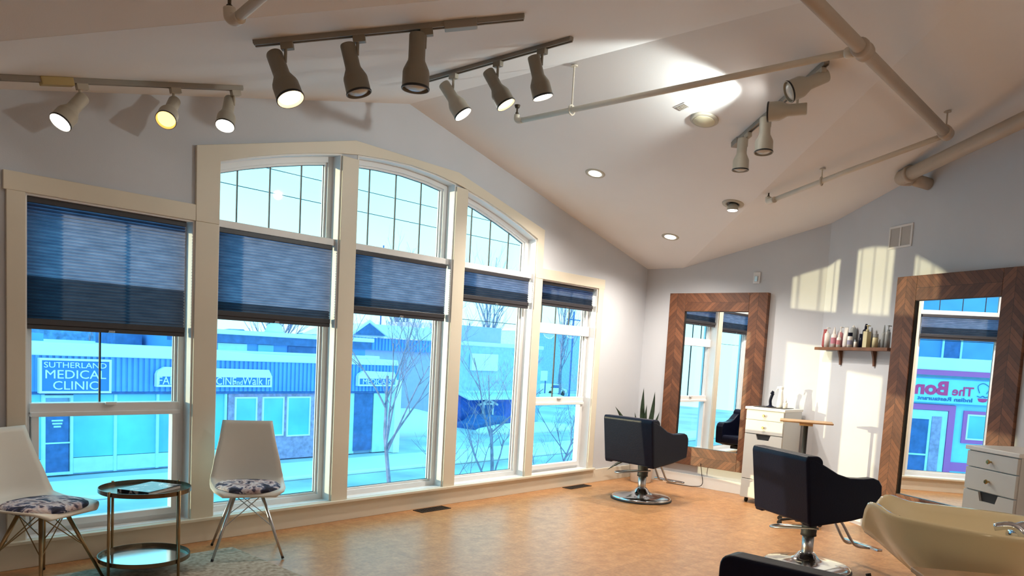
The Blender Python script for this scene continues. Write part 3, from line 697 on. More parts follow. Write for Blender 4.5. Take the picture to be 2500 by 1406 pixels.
# ------------------------------------------------------------------ white shell chairs
def shell_chair(label, loc, rz):
    t = thing('shell_chair', label, 'chair', loc, rz, group='white shell chairs with floral pads')
    # profile from front lip to top of back: (x, z, halfwidth, side lift)
    prof = arc([(.235, .425, 0), (.20, .445, 0), (.08, .438, 0), (-.06, .432, 0), (-.15, .45, 0), (-.205, .51, 0), (-.235, .62, 0), (-.265, .75, 0), (-.29, .89, 0)], 4)
    hw = [.17, .225, .245, .25, .25, .245, .225, .195, .172]
    lift = [.0, .008, .018, .024, .03, .03, .022, .012, .0]
    bm = bmesh.new(); rows = []; m = len(prof)
    for i, p in enumerate(prof):
        f = i/(m-1)*(len(hw)-1); k = min(int(f), len(hw)-2); ff = f-k
        w = hw[k]*(1-ff)+hw[k+1]*ff; l = lift[k]*(1-ff)+lift[k+1]*ff
        up = min(1, max(0, (f-3.6)/1.6))
        row = []
        for j in range(13):
            u = -1+2*j/12
            row.append(bm.verts.new((p.x + l*1.6*u*u*up, w*u, p.y + l*1.4*u*u*(1-up))))
        rows.append(row)
    for a, b in zip(rows, rows[1:]):
        for j in range(12): bm.faces.new((a[j], a[j+1], b[j+1], b[j]))
    o = obj('shell', bm, M['shell'], t, smooth=True)
    md = o.modifiers.new('s', 'SOLIDIFY'); md.thickness = .012; md.offset = -1
    # pad
    bm = bmesh.new(); n = 40; rr = []
    for (sc, z) in ((.6, .448), (.93, .446), (1, .458), (.985, .474), (.9, .486), (.6, .493), (.2, .495)):
        ring = []
        for k in range(n):
            a = 2*PI*k/n; c, s = math.cos(a), math.sin(a)
            ring.append(bm.verts.new((.035+.20*sc*abs(c)**.75*(1 if c > 0 else -1), .215*sc*abs(s)**.75*(1 if s > 0 else -1), z)))
        rr.append(ring)
    for R, Q in zip(rr, rr[1:]):
        for k in range(n): bm.faces.new((R[k], R[(k+1) % n], Q[(k+1) % n], Q[k]))
    bm.faces.new(rr[0][::-1]); bm.faces.new(rr[-1]); obj('seat_pad', bm, M['floral'], t, smooth=True)
    for sx in (-1, 1):
        for sy in (-1, 1):
            l = obj('leg', tb([(.02+sx*.075, sy*.085, .425), (.02+sx*.215, sy*.225, .008)], [.013, .0085], 10), M['steel' if rz < -1.7 else 'brass'], t, smooth=True)
            obj('foot_cap', tb([(.02+sx*.213, sy*.223, .014), (.02+sx*.217, sy*.227, 0)], .0095, 10), M['rubber'], l)
    bm = bmesh.new()
    for (a, b) in (((-.12, -.13), (.02, .0)), ((.12, .13), (.0, .0))): pass
    P = lambda sx, sy, f: (.02+sx*(.075+.14*f), sy*(.085+.14*f), .425*(1-f)+.008*f)
    for s in (-1, 1):
        for (q, w_) in (((s, -1), (s, 1)), ((-1, s), (1, s))):
            tube(bm, [P(*q, 0.02), P(*w_, .52)], .0035, 6); tube(bm, [P(*w_, 0.02), P(*q, .52)], .0035, 6)
    obj('wire_brace', bm, M['steel' if rz < -1.7 else 'brass'], t)
    return t
shell_chair('white shell chair with floral seat pad, alone in front of the second window', (2.78, 4.88, .005), math.radians(-117))
shell_chair('white shell chair with dark floral seat pad, cut off at the left edge', (1.50, 4.93, .005), math.radians(-62))

# ------------------------------------------------------------------ tray table, magazine, rug
t = thing('side_table', 'two-tier round brass tray table between the white chairs', 'side table', (2.04, 4.79, .005))
R = .262
def tray(z, m2, nm):
    bm = bmesh.new(); lathe(bm, [(.0005, z), (R-.004, z), (R, z+.003), (R, z+.028), (R-.004, z+.028), (R-.006, z+.006), (R-.012, z+.005)], 56); tr = obj(nm, bm, M['darkbrass'], t, smooth=False)
    bm = bmesh.new(); lathe(bm, [(R-.008, z+.0055), (.0005, z+.0056)], 56, cap0=False, cap1=False); obj('tray_surface', bm, m2, tr)
tray(.515, M['darkbrass'], 'upper_tray'); tray(.095, M['mirtray'], 'lower_tray')
for k in range(4):
    a = math.radians(-60+90*k - 9); x, y = (R+.006)*math.cos(a), (R+.006)*math.sin(a)
    obj('leg', tb([(x, y, 0), (x, y, .548)], .0085, 10), M['brass'], t, smooth=True)
t = thing('magazine', 'dark covered magazine lying on the tray table', 'magazine', (2.06, 4.77, .5265), math.radians(28))
obj('pages', bx(-.145, .145, -.105, .105, 0, .018), M['base'], t); 
bm = bmesh.new(); box(bm, -.15, .15, -.11, .11, .018, .0215); box(bm, -.15, -.146, -.11, .11, 0, .018); obj('cover', bm, M['cover'], t)
tag(obj('area_rug', bx(0.2, 2.76, 3.5, 5.04, 0.0005, .005), M['rug'], bevel=.003), 'pale beige woven rug under the white chairs and tray table', 'rug')

# ------------------------------------------------------------------ drawer cabinets
def cabinet(label, loc, rz):
    """front faces local -x ; width along y (0..-.44) from its left-front corner"""
    t = thing('drawer_cabinet', label, 'cabinet', loc, rz, group='white salon drawer cabinets')
    w, d, h = .44, .40, 1.05
    obj('body', bx(.015, d, -w, 0, .055, h-.028), M['cab'], t, bevel=.002)
    obj('top', bx(-.012, d+.005, -w-.01, .01, h-.028, h), M['cabtop'], t, bevel=.004)
    f0, f1 = -.004, .016
    def knob(z, par):
        bm = bmesh.new(); lathe(bm, [(.006, 0), (.006, .014), (.014, .018), (.016, .026), (.012, .030)], 6, mtx=Matrix.Translation((f0, -w/2, z)) @ Matrix.Rotation(-PI/2, 4, 'Y')); obj('knob', bm, M['knob'], par)
    for z0, z1 in ((.915, 1.015), (.765, .908)):
        dd = obj('drawer', bx(f0, f1, -w+.006, -.006, z0, z1), M['cab'], t, bevel=.002); knob((z0+z1)/2, dd)
    bm = bmesh.new()
    prism(bm, [(-.006, .27), (-.006, .757), (-w/2+.085, .757), (-w/2+.065, .70), (-w/2-.065, .70), (-w/2-.085, .757), (-w+.006, .757), (-w+.006, .27)], f0, f1, axis='x'); dd = obj('door', bm, M['cab'], t)
    obj('handle_slot', bx(f1-.004, f1-.001, -w/2-.086, -w/2+.086, .698, .758), M['rubber'], dd)
    obj('plinth', bx(f0, f1, -w+.006, -.006, .06, .262), M['cab'], t, bevel=.002)
    for x in (.06, d-.05):
        for y in (-.05, -w+.05):
            bm = bmesh.new(); lathe(bm, [(.022, -.012), (.025, -.008), (.025, .008), (.022, .012)], 16, mtx=Matrix.Translation((x, y, .025)) @ Matrix.Rotation(PI/2, 4, 'X')); box(bm, x-.012, x+.012, y-.014, y+.014, .04, .056); obj('caster', bm, M['rubber'], t)
    return t
cabinet('white drawer cabinet standing between the two mirrors', (7.99, 3.68, 0), math.radians(-4))
cabinet('white drawer cabinet at the right edge, in front of the restaurant reflection', (5.88, 1.13, 0), math.atan2(.589, .808)-2*.63+ .06 if False else math.radians(-40))

CT = 1.05
def on1(x, y): # on top of cabinet 1, local -> world
    return Matrix.Translation((7.99, 3.68, 0)) @ Matrix.Rotation(math.radians(-4), 4, 'Z') @ Vector((x, y, CT))
tag(obj('counter_mat', bx(.03, .30, -.40, -.06, 0, .005), M['rubber'], None, loc=on1(0, 0)), 'black mat on top of the cabinet between the mirrors', 'mat')
p = on1(.20, -.17)
t = thing('brush', 'black curved hair tool standing on the cabinet between the mirrors', 'hair tool', p+Vector((0, 0, .005)))
bm = bmesh.new(); lathe(bm, [(.045, 0), (.043, .006), (.022, .012), (.014, .03)], 20); obj('base', bm, M['leather'], t, smooth=True)
obj('neck', tb(arc([(0, 0, .02), (-.002, .004, .07), (.0, -.008, .12), (.0, -.02, .15)], 5), [.017]*5+[.014]*5+[.017]*6 if False else .016, 12), M['leather'], t, smooth=True)
obj('tip', tb([(0, -.005, .14), (0, -.02, .168), (0, -.028, .162)], [.019, .016, .006], 12), M['leather'], t, smooth=True)
p = on1(.20, -.28)
t = thing('spray_bottle', 'tall white spray bottle on the cabinet between the mirrors', 'bottle', p+Vector((0, 0, .005)))
bm = bmesh.new(); lathe(bm, [(.033, 0), (.036, .006), (.035, .05), (.028, .12), (.022, .17), (.021, .20)], 24); obj('bottle_body', bm, M['base'], t, smooth=True)
bm = bmesh.new(); lathe(bm, [(.021, .20), (.024, .205), (.024, .225), (.018, .232)], 20); box(bm, -.012, .012, -.008, .042, .205, .228); obj('spray_head', bm, M['base'], t)
obj('trigger', tb([(0, .035, .208), (0, .052, .19), (0, .058, .17)], .005, 8), M['base'], t)
p = on1(.16, -.36)
t = thing('dropper_bottle', 'short white dropper bottle beside the tall spray bottle', 'bottle', p+Vector((0, 0, .005)))
bm = bmesh.new(); lathe(bm, [(.022, 0), (.024, .004), (.024, .055), (.012, .065)], 20); obj('bottle_body', bm, M['shell'], t, smooth=True)
bm = bmesh.new(); lathe(bm, [(.013, .065), (.013, .085), (.007, .09), (.006, .108), (.003, .112)], 16); obj('dropper', bm, M['base'], t, smooth=True)

# tray stand
t = thing('tray_stand', 'wooden tray on a dark pole behind the foreground styling chair', 'tray stand', (7.33, 2.77, 0), math.radians(-68))
obj('pole', tb([(0, 0, .03), (0, 0, .985)], .022, 14), M['rubber'], t, smooth=True)
obj('tray', bx(-.235, .235, -.15, .15, .985, 1.0), M['lightwood'], t, bevel=.006)
bm = bmesh.new(); box(bm, -.06, .06, -.05, .05, .955, .985); obj('bracket', bm, M['lightwood'], t, bevel=.004)
bm = bmesh.new()
for k in range(5):
    a = 2*PI*k/5; tube(bm, [(0, 0, .06), (.2*math.cos(a), .2*math.sin(a), .05)], .013, 8); lathe(bm, [(.022, -.012), (.024, 0), (.022, .012)], 12, mtx=Matrix.Translation((.2*math.cos(a), .2*math.sin(a), .025)) @ Matrix.Rotation(PI/2, 4, 'X'))
obj('caster_base', bm, M['rubber'], t)

# ------------------------------------------------------------------ shelf and bottles
t = thing('wall_shelf', 'narrow dark wood shelf holding hair products on the angled wall', 'shelf', onB(0, 0, 0), RZB)
def yb2(a, b): return yb(a, b)
y0, y1 = yb(.005, .14); obj('board', bx(.10, 1.23, y0, y1, 1.695, 1.725), M['shelfwood'], t, bevel=.003)
for s in (.38, .90):
    bm = bmesh.new(); prism(bm, [(sg*.004, 1.695), (sg*.05, 1.695), (sg*.026, 1.62), (sg*.018, 1.55), (sg*.004, 1.55)] if sg > 0 else [(sg*.004, 1.695), (sg*.004, 1.55), (sg*.018, 1.55), (sg*.026, 1.62), (sg*.05, 1.695)], s-.012, s+.012, axis='x'); obj('bracket', bm, M['shelfwood'], t)
def product(s, off, r, h, body, capm, style, label, square=False, lab=None):
    t = thing('product_bottle', label, 'bottle', onB(s, off, 1.7255), RZB, group='hair products on the wall shelf')
    bm = bmesh.new()
    if square: box(bm, -r, r, -r*.8, r*.8, 0, h*.72)
    elif style == 'tube': 
        lathe(bm, [(r*.7, 0), (r, .02), (r, h*.5), (r*1.1, h)], 16)
        for v in bm.verts:
            if v.co.z > h*.4: v.co.y *= max(.15, 1-(v.co.z/h-.4)*1.4)
    elif style == 'pump': lathe(bm, [(r, 0), (r, h*.68), (r*.5, h*.74)], 20)
    elif style == 'can': lathe(bm, [(r, 0), (r, h*.82), (r*.8, h*.88), (r*.5, h*.9)], 20)
    elif style == 'nozzle': lathe(bm, [(r, 0), (r, h*.6), (r*.55, h*.68)], 20)
    else: lathe(bm, [(r, 0), (r, h*.72), (r*.6, h*.78)], 20)
    b = obj('bottle_body', bm, body, t, bevel=.003 if square else 0, smooth=not square)
    if lab: obj('label_band', lt([(r+.0006, h*.18), (r+.0006, h*.48)], 20, cap0=False, cap1=False), lab, t, smooth=True)
    bm = bmesh.new()
    if style == 'pump': lathe(bm, [(r*.5, h*.74), (r*.5, h*.80), (r*.2, h*.82), (r*.2, h*.95), (r*.45, h*.96), (r*.45, h)], 14); box(bm, -.004, .004, -.004+sg*0, .03, h*.95, h*.99)
    elif style == 'nozzle': lathe(bm, [(r*.55, h*.68), (r*.5, h*.75), (r*.15, h)], 14)
    elif style == 'can': lathe(bm, [(r*.45, h*.9), (r*.45, h*.94), (r*.2, h*.96), (r*.18, h)], 14)
    elif style == 'cap': lathe(bm, [(r*.92, h*.76), (r*.92, h)], 20)
    elif style == 'tube': box(bm, -r*1.1, r*1.1, -.002, .002, h, h+.004)
    else: lathe(bm, [(r*.5, h*.78), (r*.5, h*.88), (r*.3, h)], 14)
    obj('cap', bm, capm, t)
pw = mat('bottle_white', (.86, .83, .78), .35); pp = mat('bottle_pink', (.62, .25, .27), .35); pr = mat('bottle_red', (.42, .09, .09), .35); pb = M['leather']
py = mat('bottle_cream', (.62, .56, .34), .35); pg = mat('bottle_gold', (.16, .12, .03), .3, .4); pgr = mat('bottle_grey', (.34, .36, .36), .3); psk = mat('label_pink', (.55, .22, .28), .5)
product(.17, .075, .026, .185, pr, pp, 'tube', 'red spray bottle, first from the left on the wall shelf')
product(.235, .09, .026, .205, pw, pw, 'pump', 'white pump bottle next to the red one on the wall shelf')
product(.29, .05, .024, .21, pw, pw, 'nozzle', 'white nozzle bottle standing behind the front row, second pump from the left')
product(.335, .08, .029, .205, pw, pw, 'nozzle', 'white bottle with a broad pink label on the wall shelf', lab=psk)
product(.405, .055, .024, .21, pp, pw, 'pump', 'pink bottle with white pump in the back row of the shelf')
product(.440, .095, .022, .15, pw, pw, 'nozzle', 'shortest pink and white nozzle bottle on the wall shelf', lab=pp)
product(.515, .07, .028, .20, pw, pgr, 'tube', 'white squeeze tube standing on its cap on the wall shelf')
product(.585, .042, .030, .225, pgr, pw, 'can', 'tallest patterned aerosol can at the back of the wall shelf')
product(.635, .108, .024, .145, pw, pb, 'cap', 'small white bottle with a black cap on the wall shelf', lab=mat('label_blue', (.3, .3, .42), .5))
product(.715, .10, .016, .075, pw, M['steel'], 'cap', 'tiny clear vial at the front of the wall shelf')
product(.735, .05, .026, .135, pb, pb, 'cap', 'squat black bottle beside the tall black one')
product(.80, .06, .029, .23, pb, pb, 'plain', 'tall black bottle on the wall shelf')
product(.865, .09, .030, .215, py, py, 'pump', 'square cream pump bottle on the wall shelf', square=True)
product(.925, .055, .018, .12, pg, py, 'plain', 'narrow dark gold bottle on the wall shelf')
product(.985, .085, .026, .13, py, pgr, 'cap', 'short yellowish jar bottle on the wall shelf')
product(1.05, .05, .020, .215, pgr, pgr, 'nozzle', 'grey nozzle bottle second from the right end of the wall shelf')
product(1.12, .06, .024, .21, pgr, pgr, 'pump', 'grey pump bottle at the right end of the wall shelf')

# ------------------------------------------------------------------ plant, vents, cord
t = thing('snake_plant', 'dark snake plant in a white pot in the far corner', 'potted plant', (8.10, 5.02, 0))
bm = bmesh.new(); lathe(bm, [(.115, 0), (.125, .01), (.15, .30), (.153, .33), (.145, .33), (.14, .29)], 36); obj('pot', bm, M['pot'], t, smooth=True)
bm = bmesh.new(); lathe(bm, [(.139, .295), (.0005, .305)], 24); obj('soil', bm, M['soil'], t)
random.seed(3)
for (bx_, by_, lx, ly, h, w) in ((-.01, .02, .0, .02, .86, .030), (.05, -.03, .04, -.03, .82, .030), (-.05, .03, -.05, .05, .56, .022), (.02, -.06, .06, -.08, .58, .024), (.03, .03, .05, .03, .50, .022), (-.09, .04, -.22, .20, .62, .040), (.09, -.05, .12, -.12, .34, .02), (.0, -.02, -.02, .0, .66, .024), (-.10, .02, -.30, .22, .10, .04)):
    bm = bmesh.new(); rows = []
    for k in range(11):
        f = k/10; ww = w*(math.sin(min(1, f*1.25+.28)*PI*.5) if f < .55 else math.cos((f-.55)/.45*PI/2)*.999+.001)
        sw = .012*math.sin(f*7+bx_*50); c = Vector((bx_+(lx)*f**1.6+sw, by_+(ly)*f**1.6, .29+(h-.0)*f - (.5*f*f*.5 if h < .2 else 0)))
        dx = RV*ww; dd = FV*(.006)
        rows.append([bm.verts.new(c-dx), bm.verts.new(c-dd), bm.verts.new(c+dx), bm.verts.new(c+dd)])
    for a, b in zip(rows, rows[1:]):
        for j in range(4): bm.faces.new((a[j], a[(j+1) % 4], b[(j+1) % 4], b[j]))
    bm.faces.new(rows[0][::-1]); bm.faces.new(rows[-1]); obj('leaf', bm, M['leaf'], t, smooth=False)
def floor_vent(x0, x1, y0, y1, label):
    t = thing('floor_vent', label, 'vent', ((x0+x1)/2, (y0+y1)/2, 0), group='dark floor registers by the window wall')
    w, d = (x1-x0)/2, (y1-y0)/2
    bm = bmesh.new(); box(bm, -w, w, -d, -d+.012, 0, .006); box(bm, -w, w, d-.012, d, 0, .006); box(bm, -w, -w+.012, -d+.012, d-.012, 0, .006); box(bm, w-.012, w, -d+.012, d-.012, 0, .006); obj('frame', bm, M['ventd'], t)
    bm = bmesh.new(); n = 14
    for k in range(n): box(bm, -w+.02+k*(2*w-.04)/n, -w+.02+(k+.5)*(2*w-.04)/n, -d+.012, d-.012, .001, .005)
    box(bm, -w+.01, w-.01, -d+.01, d-.01, 0.0004, .0012); obj('slats', bm, M['ventd'], t)
floor_vent(4.66, 5.02, 5.15, 5.28, 'dark floor register under the middle window')
floor_vent(6.88, 7.28, 5.16, 5.28, 'dark floor register near the corner window')
bm = bmesh.new(); tube(bm, arc([(8.34, 4.36, .30), (8.37, 4.35, .18), (8.36, 4.33, .05), (8.34, 4.42, .014), (8.33, 4.62, .008), (8.31, 4.78, .008)], 6), .0045, 6)
tag(obj('extension_cable', bm, M['ventd'], smooth=True), 'thin dark cord hanging below the first mirror to the floor', 'cord')

# ------------------------------------------------------------------ outside
GZ = -3.45
xb = {}
def ext(name, col, rough=.7, **k): return mat('ext_'+name, col, rough, **k)
X_ = dict(
 fascia=ext('blue_siding', (0.165, 0.397, 0.919), var=.12, vscale=.8), white=ext('white_paint', (0.920, 0.920, 0.920)), signblue=ext('sign_blue', (0.064, 0.237, 0.920)), glassy=ext('shop_glass', (0.194, 0.629, 0.920), .15, var=.25, vscale=.5),
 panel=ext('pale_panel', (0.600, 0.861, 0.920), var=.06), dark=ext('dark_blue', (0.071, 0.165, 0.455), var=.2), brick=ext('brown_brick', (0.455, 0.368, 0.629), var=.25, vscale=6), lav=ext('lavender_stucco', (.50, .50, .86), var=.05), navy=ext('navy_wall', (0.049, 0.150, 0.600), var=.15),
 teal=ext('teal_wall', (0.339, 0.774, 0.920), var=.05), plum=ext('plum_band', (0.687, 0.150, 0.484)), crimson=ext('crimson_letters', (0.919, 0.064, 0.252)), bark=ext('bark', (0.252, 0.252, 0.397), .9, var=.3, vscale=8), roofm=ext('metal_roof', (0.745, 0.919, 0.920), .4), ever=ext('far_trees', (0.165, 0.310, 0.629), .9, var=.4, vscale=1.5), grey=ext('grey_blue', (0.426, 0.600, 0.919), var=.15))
def E1(name, bm, m, parent, **k): return obj(name, bm, X_[m] if isinstance(m, str) else m, parent, **k)

bm = bmesh.new(); box(bm, -60, 130, 5.6, 140, GZ-.3, GZ-.02); struct('ground', bm, M['asph'])
tag(obj('snow_bank', bx(-40, 60, 23.6, 26.4, GZ-.02, GZ+.14), M['snow'], bevel=.08, seg=3), 'long low bank of snow along the clinic sidewalk', 'snow', kind='stuff')
FY = 28.
t = thing('clinic_building', 'long low clinic with blue ribbed siding and snowy roof across the street', 'building', (0, 0, 0))
E1('wall', bx(5.2, 23.2, FY+.1, FY+9, GZ, .55), 'grey', t)
E1('upper_wall', bx(13.4, 22.4, FY+1.2, FY+9, .5, 1.45), 'fascia', t)
bm = bmesh.new(); box(bm, 13.2, 22.6, FY+1.0, FY+1.3, 1.22, 1.55); E1('upper_fascia', bm, 'dark', t)
for x0, x1, mm in ((14.4, 15.0, 'glassy'), (15.15, 16.4, 'panel'), (16.9, 17.6, 'glassy'), (18.3, 20.2, 'dark')): E1('upper_window', bx(x0, x1, FY+1.14, FY+1.21, .70, 1.2), mm, t)
E1('upper_snow', bx(13.1, 22.7, FY+.9, FY+9, 1.55, 1.74), M['snow'], t, bevel=.05)
bm = bmesh.new(); prism(bm, [(5.1, .55), (23.2, .55), (23.2, .80), (16.0, .86), (13.4, .98), (5.1, .98)], FY-.3, FY+1.2); E1('roof_snow', bm, M['snow'], t, bevel=.05)
bm = bmesh.new()
pitch = .19; x = 5.1
while x < 23.2:
    box(bm, x, x+pitch*.55, FY-.22, FY-.12, -.62, .55); box(bm, x+pitch*.55, x+pitch, FY-.17, FY-.12, -.62, .55); x += pitch
E1('ribbed_siding', bm, 'fascia', t)
E1('soffit', bx(5.1, 23.2, FY-.14, FY+.1, -.72, -.60), 'dark', t)
for x0, x1 in ((5.4, 7.2), (7.3, 8.55), (9.52, 10.8), (10.92, 12.25), (12.35, 13.55), (13.7, 14.85)):
    f = E1('shop_window', bx(x0, x1, FY-.0, FY+.1, -2.85, -.72), 'glassy', t); E1('mullion', bx(x1, x1+.1, FY-.06, FY+.1, -3.4, -.72), 'panel', f); E1('sill_panel', bx(x0, x1, FY-.03, FY+.1, -3.38, -2.87), 'panel', f)
f = E1('door', bx(8.68, 9.38, FY-.02, FY+.08, -3.36, -1.0), 'dark', t); bm = bmesh.new(); frame_box(bm, 8.58, 9.50, -3.40, -.75, .09, FY-.07, FY+.08); box(bm, 8.66, 9.42, FY-.05, FY, -2.36, -2.31); E1('door_frame', bm, 'panel', f)
bm = bmesh.new()
for k, (w_, zz) in enumerate(((.20, -1.45), (.34, -1.62), (.30, -1.72), (.22, -1.82))): box(bm, 9.03-w_/2, 9.03+w_/2, FY-.03, FY-.022, zz, zz+.055)
E1('door_notice', bm, 'panel', f)
E1('entry_wall', bx(15.0, 19.0, FY-.05, FY+.1, -3.42, -.72), 'brick', t)
for x0, x1, zb in ((15.30, 16.15, -2.35), (16.48, 17.36, -2.40), (17.6, 18.62, -2.45)):
    f = E1('framed_window', bx(x0, x1, FY-.08, FY-.04, zb, -.9), 'glassy', t); bm = bmesh.new(); frame_box(bm, x0-.05, x1+.05, zb-.05, -.85, .06, FY-.12, FY-.05); E1('window_frame', bm, 'white', f)
E1('side_wall', bx(19.2, 21.0, FY-.05, FY+.1, -3.42, -.72), 'panel', t)
f = E1('door', bx(20.95, 21.95, FY-.08, FY-.02, -3.3, -.72), 'dark', t)
E1('side_wall', bx(22.0, 22.9, FY-.09, FY+.1, -3.42, -.72), 'panel', t)
E1('pillar', bx(22.9, 23.25, FY-.5, FY+.1, GZ, -.1), 'white', t)
def sign(x0, x1, z0, z1, lines, bold=.006, arch_=False):
    s = E1('sign', bx(x0+.05, x1-.05, FY-.40, FY-.26, z0+.05, z1-.05), 'signblue', t)
    bm = bmesh.new(); frame_box(bm, x0, x1, z0, z1, .07, FY-.44, FY-.24); E1('sign_border', bm, 'white', s)
    if arch_:
        bm = bmesh.new(); prism(bm, [(x0, z1), (x1, z1), (x1-.12, z1+.24), (x0+.3, z1+.27), (x0+.05, z1+.12)], FY-.42, FY-.24); E1('sign_snow', bm, M['snow'], s)
    for (tx, sz, zz, xc, sx) in lines: text(tx, sz, (xc, FY-.41, zz), X_['white'], s, ext=.012, off=0, align='CENTER', sx=sx)
sign(8.38, 10.56, -.66, .47, [('SUTHERLAND', .26, .17, 9.46, 1.17), ('MEDICAL', .40, -.18, 9.46, 1.13), ('CLINIC', .40, -.54, 9.46, 1.1)])
sign(12.08, 16.62, -.44, -.0, [('FAMILY MEDICINE', .40, -.35, 13.62, .93), ('and', .27, -.35, 15.20, .95), ('Walk In', .46, -.35, 16.0, .86)], arch_=True)
sign(20.84, 22.98, -.38, .02, [('MEDICALS', .33, -.29, 21.9, 1.08)], arch_=True)
# roof units
bm = bmesh.new(); lathe(bm, [(.42, 0), (.36, .12), (.30, .30), (.16, .40), (.02, .42)], 16, mtx=Matrix.Translation((17.9, FY+1.6, 1.74))); E1('roof_vent', bm, M['snow'], t, smooth=True)
for i, (x0, x1, z1, mm) in enumerate(((6.6, 9.4, 1.22, 'fascia'), (12.2, 13.2, 1.35, 'dark'))):
    E1('roof_unit', bx(x0, x1, FY+2.5+i, FY+4.5+i, .9, z1), mm, t)
E1('roof_slab', bx(5.2, 23.1, FY+1, FY+9, .5, .93), M['snow'], t)

t = thing('house', 'gabled house with a snowy roof beyond the clinic', 'building', (0, 0, 0))
E1('wall', bx(26.2, 34.2, 36, 44, GZ, 1.75), 'lav', t)
bm = bmesh.new(); box(bm, 26.0, 34.2, 35.8, 36.0, 1.15, 1.85); x = 26.0
while x < 34.1: box(bm, x, x+.12, 35.74, 35.82, 1.15, 1.85); x += .24
E1('siding_band', bm, 'fascia', t)
bm = bmesh.new(); prism(bm, [(26.0, 1.85), (34.3, 1.95), (33.6, 2.62), (27.6, 2.62)], 35.6, 40); E1('roof', bm, M['snow'], t)
bm = bmesh.new(); prism(bm, [(26.2, 1.95), (28.6, 1.98), (27.3, 2.65)], 35.3, 35.62); f = E1('gable', bm, 'dark', t)
bm = bmesh.new(); tube(bm, [(26.0, 35.3, 1.92), (27.3, 35.3, 2.75), (28.75, 35.3, 1.95)], .10, 8); E1('gable_trim', bm, M['snow'], f)
bm = bmesh.new(); lathe(bm, [(.3, 0), (.34, .25), (.2, .5), (.02, .55)], 14, mtx=Matrix.Translation((32.6, 36.5, 2.2))); lathe(bm, [(.26, 0), (.3, .22), (.18, .45), (.02, .5)], 14, mtx=Matrix.Translation((33.6, 36.5, 2.15))); E1('roof_vent', bm, M['snow'], t, smooth=True)
t = thing('shop_building', 'blue shop with a white sign board and snowy metal awning', 'building', (0, 0, 0))
E1('wall', bx(34.9, 43.5, 36, 42, GZ, 1.75), 'grey', t); E1('upper_wall', bx(34.9, 41.2, 38, 43, 1.5, 3.1), 'lav', t)
E1('roof_snow', bx(34.8, 43.6, 35.9, 42, 1.72, 2.0), M['snow'], t, bevel=.08)
E1('lower_wall', bx(35.0, 41.6, 35.7, 36.0, GZ, -1.5), 'navy', t)
s = E1('sign', bx(36.1, 38.6, 35.75, 35.95, .12, 1.24), 'white', t)
bm = bmesh.new()
for k in range(22): x = 34.9+k*.29; box(bm, x, x+.12, 34.9, 36.0, -1.25, -1.19, mtx=Matrix.Translation((0, 0, 0)))
prism(bm, [(34.6, -1.62), (36.0, -1.25), (36.0, -1.32), (34.6, -1.72)], 34.8, 41.6, axis='x'); E1('awning', bm, 'roofm', t)
f = E1('door', bx(37.2, 38.0, 35.55, 35.7, GZ, -2.1), 'dark', t); bm = bmesh.new(); frame_box(bm, 37.1, 38.15, GZ, -2.0, .14, 35.5, 35.62); tube(bm, [(36.7, 35.5, -2.15), (37.6, 35.5, -1.78), (38.5, 35.5, -2.15)], .08, 6); E1('door_frame', bm, 'white', f)
tag(obj('snow_drift', (lambda b: (lathe(b, [(3.6, 0), (3.2, .45), (2.2, .8), (1.0, 1.0), (.05, 1.05)], 28, mtx=Matrix.Translation((37.5, 31.9, GZ-.02)) @ Matrix.Diagonal((1.35, .4, .5, 1))), b)[1])(bmesh.new()), M['snow'], smooth=True), 'rounded snow drift in front of the blue shop', 'snow drift')
tag(obj('snow_drift', (lambda b: (lathe(b, [(3.6, 0), (3.2, .6), (2.2, 1.1), (1.0, 1.4), (.05, 1.45)], 28, mtx=Matrix.Translation((28.2, 33.5, GZ-.02)) @ Matrix.Diagonal((1.2, .45, 1, 1))), b)[1])(bmesh.new()), M['snow'], smooth=True), 'rounded snow drift against the lavender house wall', 'snow drift')
# far street
t = thing('distant_building', 'tall blue building at the far end of the side street', 'building', (0, 0, 0))
E1('wall', bx(76, 92, 66, 80, GZ, 4.2), 'grey', t); E1('roof_snow', bx(75.8, 92, 65.8, 80, 4.2, 4.6), M['snow'], t)
t = thing('distant_building', 'low blue building with a white band down the side street', 'building', (0, 0, 0))
E1('wall', bx(58, 75, 68, 80, GZ, 1.0), 'fascia', t); E1('awning_band', bx(58, 75, 67.7, 68, -1.6, -1.1), 'white', t)
def car(label, loc, rz, col):
    t = thing('parked_car', label, 'car', loc, rz)
    bm = bmesh.new(); prism(bm, rounded([(-2.2, .35), (2.2, .35), (2.25, .75), (1.3, .92), (.7, 1.38), (-.9, 1.40), (-1.6, 1.0), (-2.2, .95)], .12), -.85, .85, axis='y'); obj('body', bm, col, t, bevel=.05)
    bm = bmesh.new(); prism(bm, [(1.1, .95), (.62, 1.30), (-.85, 1.32), (-1.35, 1.0)], -.87, .87, axis='y'); obj('side_glass', bm, X_['dark'], t)
    for x in (-1.35, 1.4):
        for y in (-.82, .82):
            bm = bmesh.new(); lathe(bm, [(.30, -.1), (.33, -.08), (.33, .08), (.30, .1)], 20, mtx=Matrix.Translation((x, y, .33)) @ Matrix.Rotation(PI/2, 4, 'X')); obj('wheel', bm, M['rubber'], t)
car('white car parked down the side street', (71.5, 57.5, GZ), math.radians(5), X_['white'])
car('dark car half buried in snow in front of the blue shop', (36.4, 34.3, GZ-.62), math.radians(4), X_['dark'])

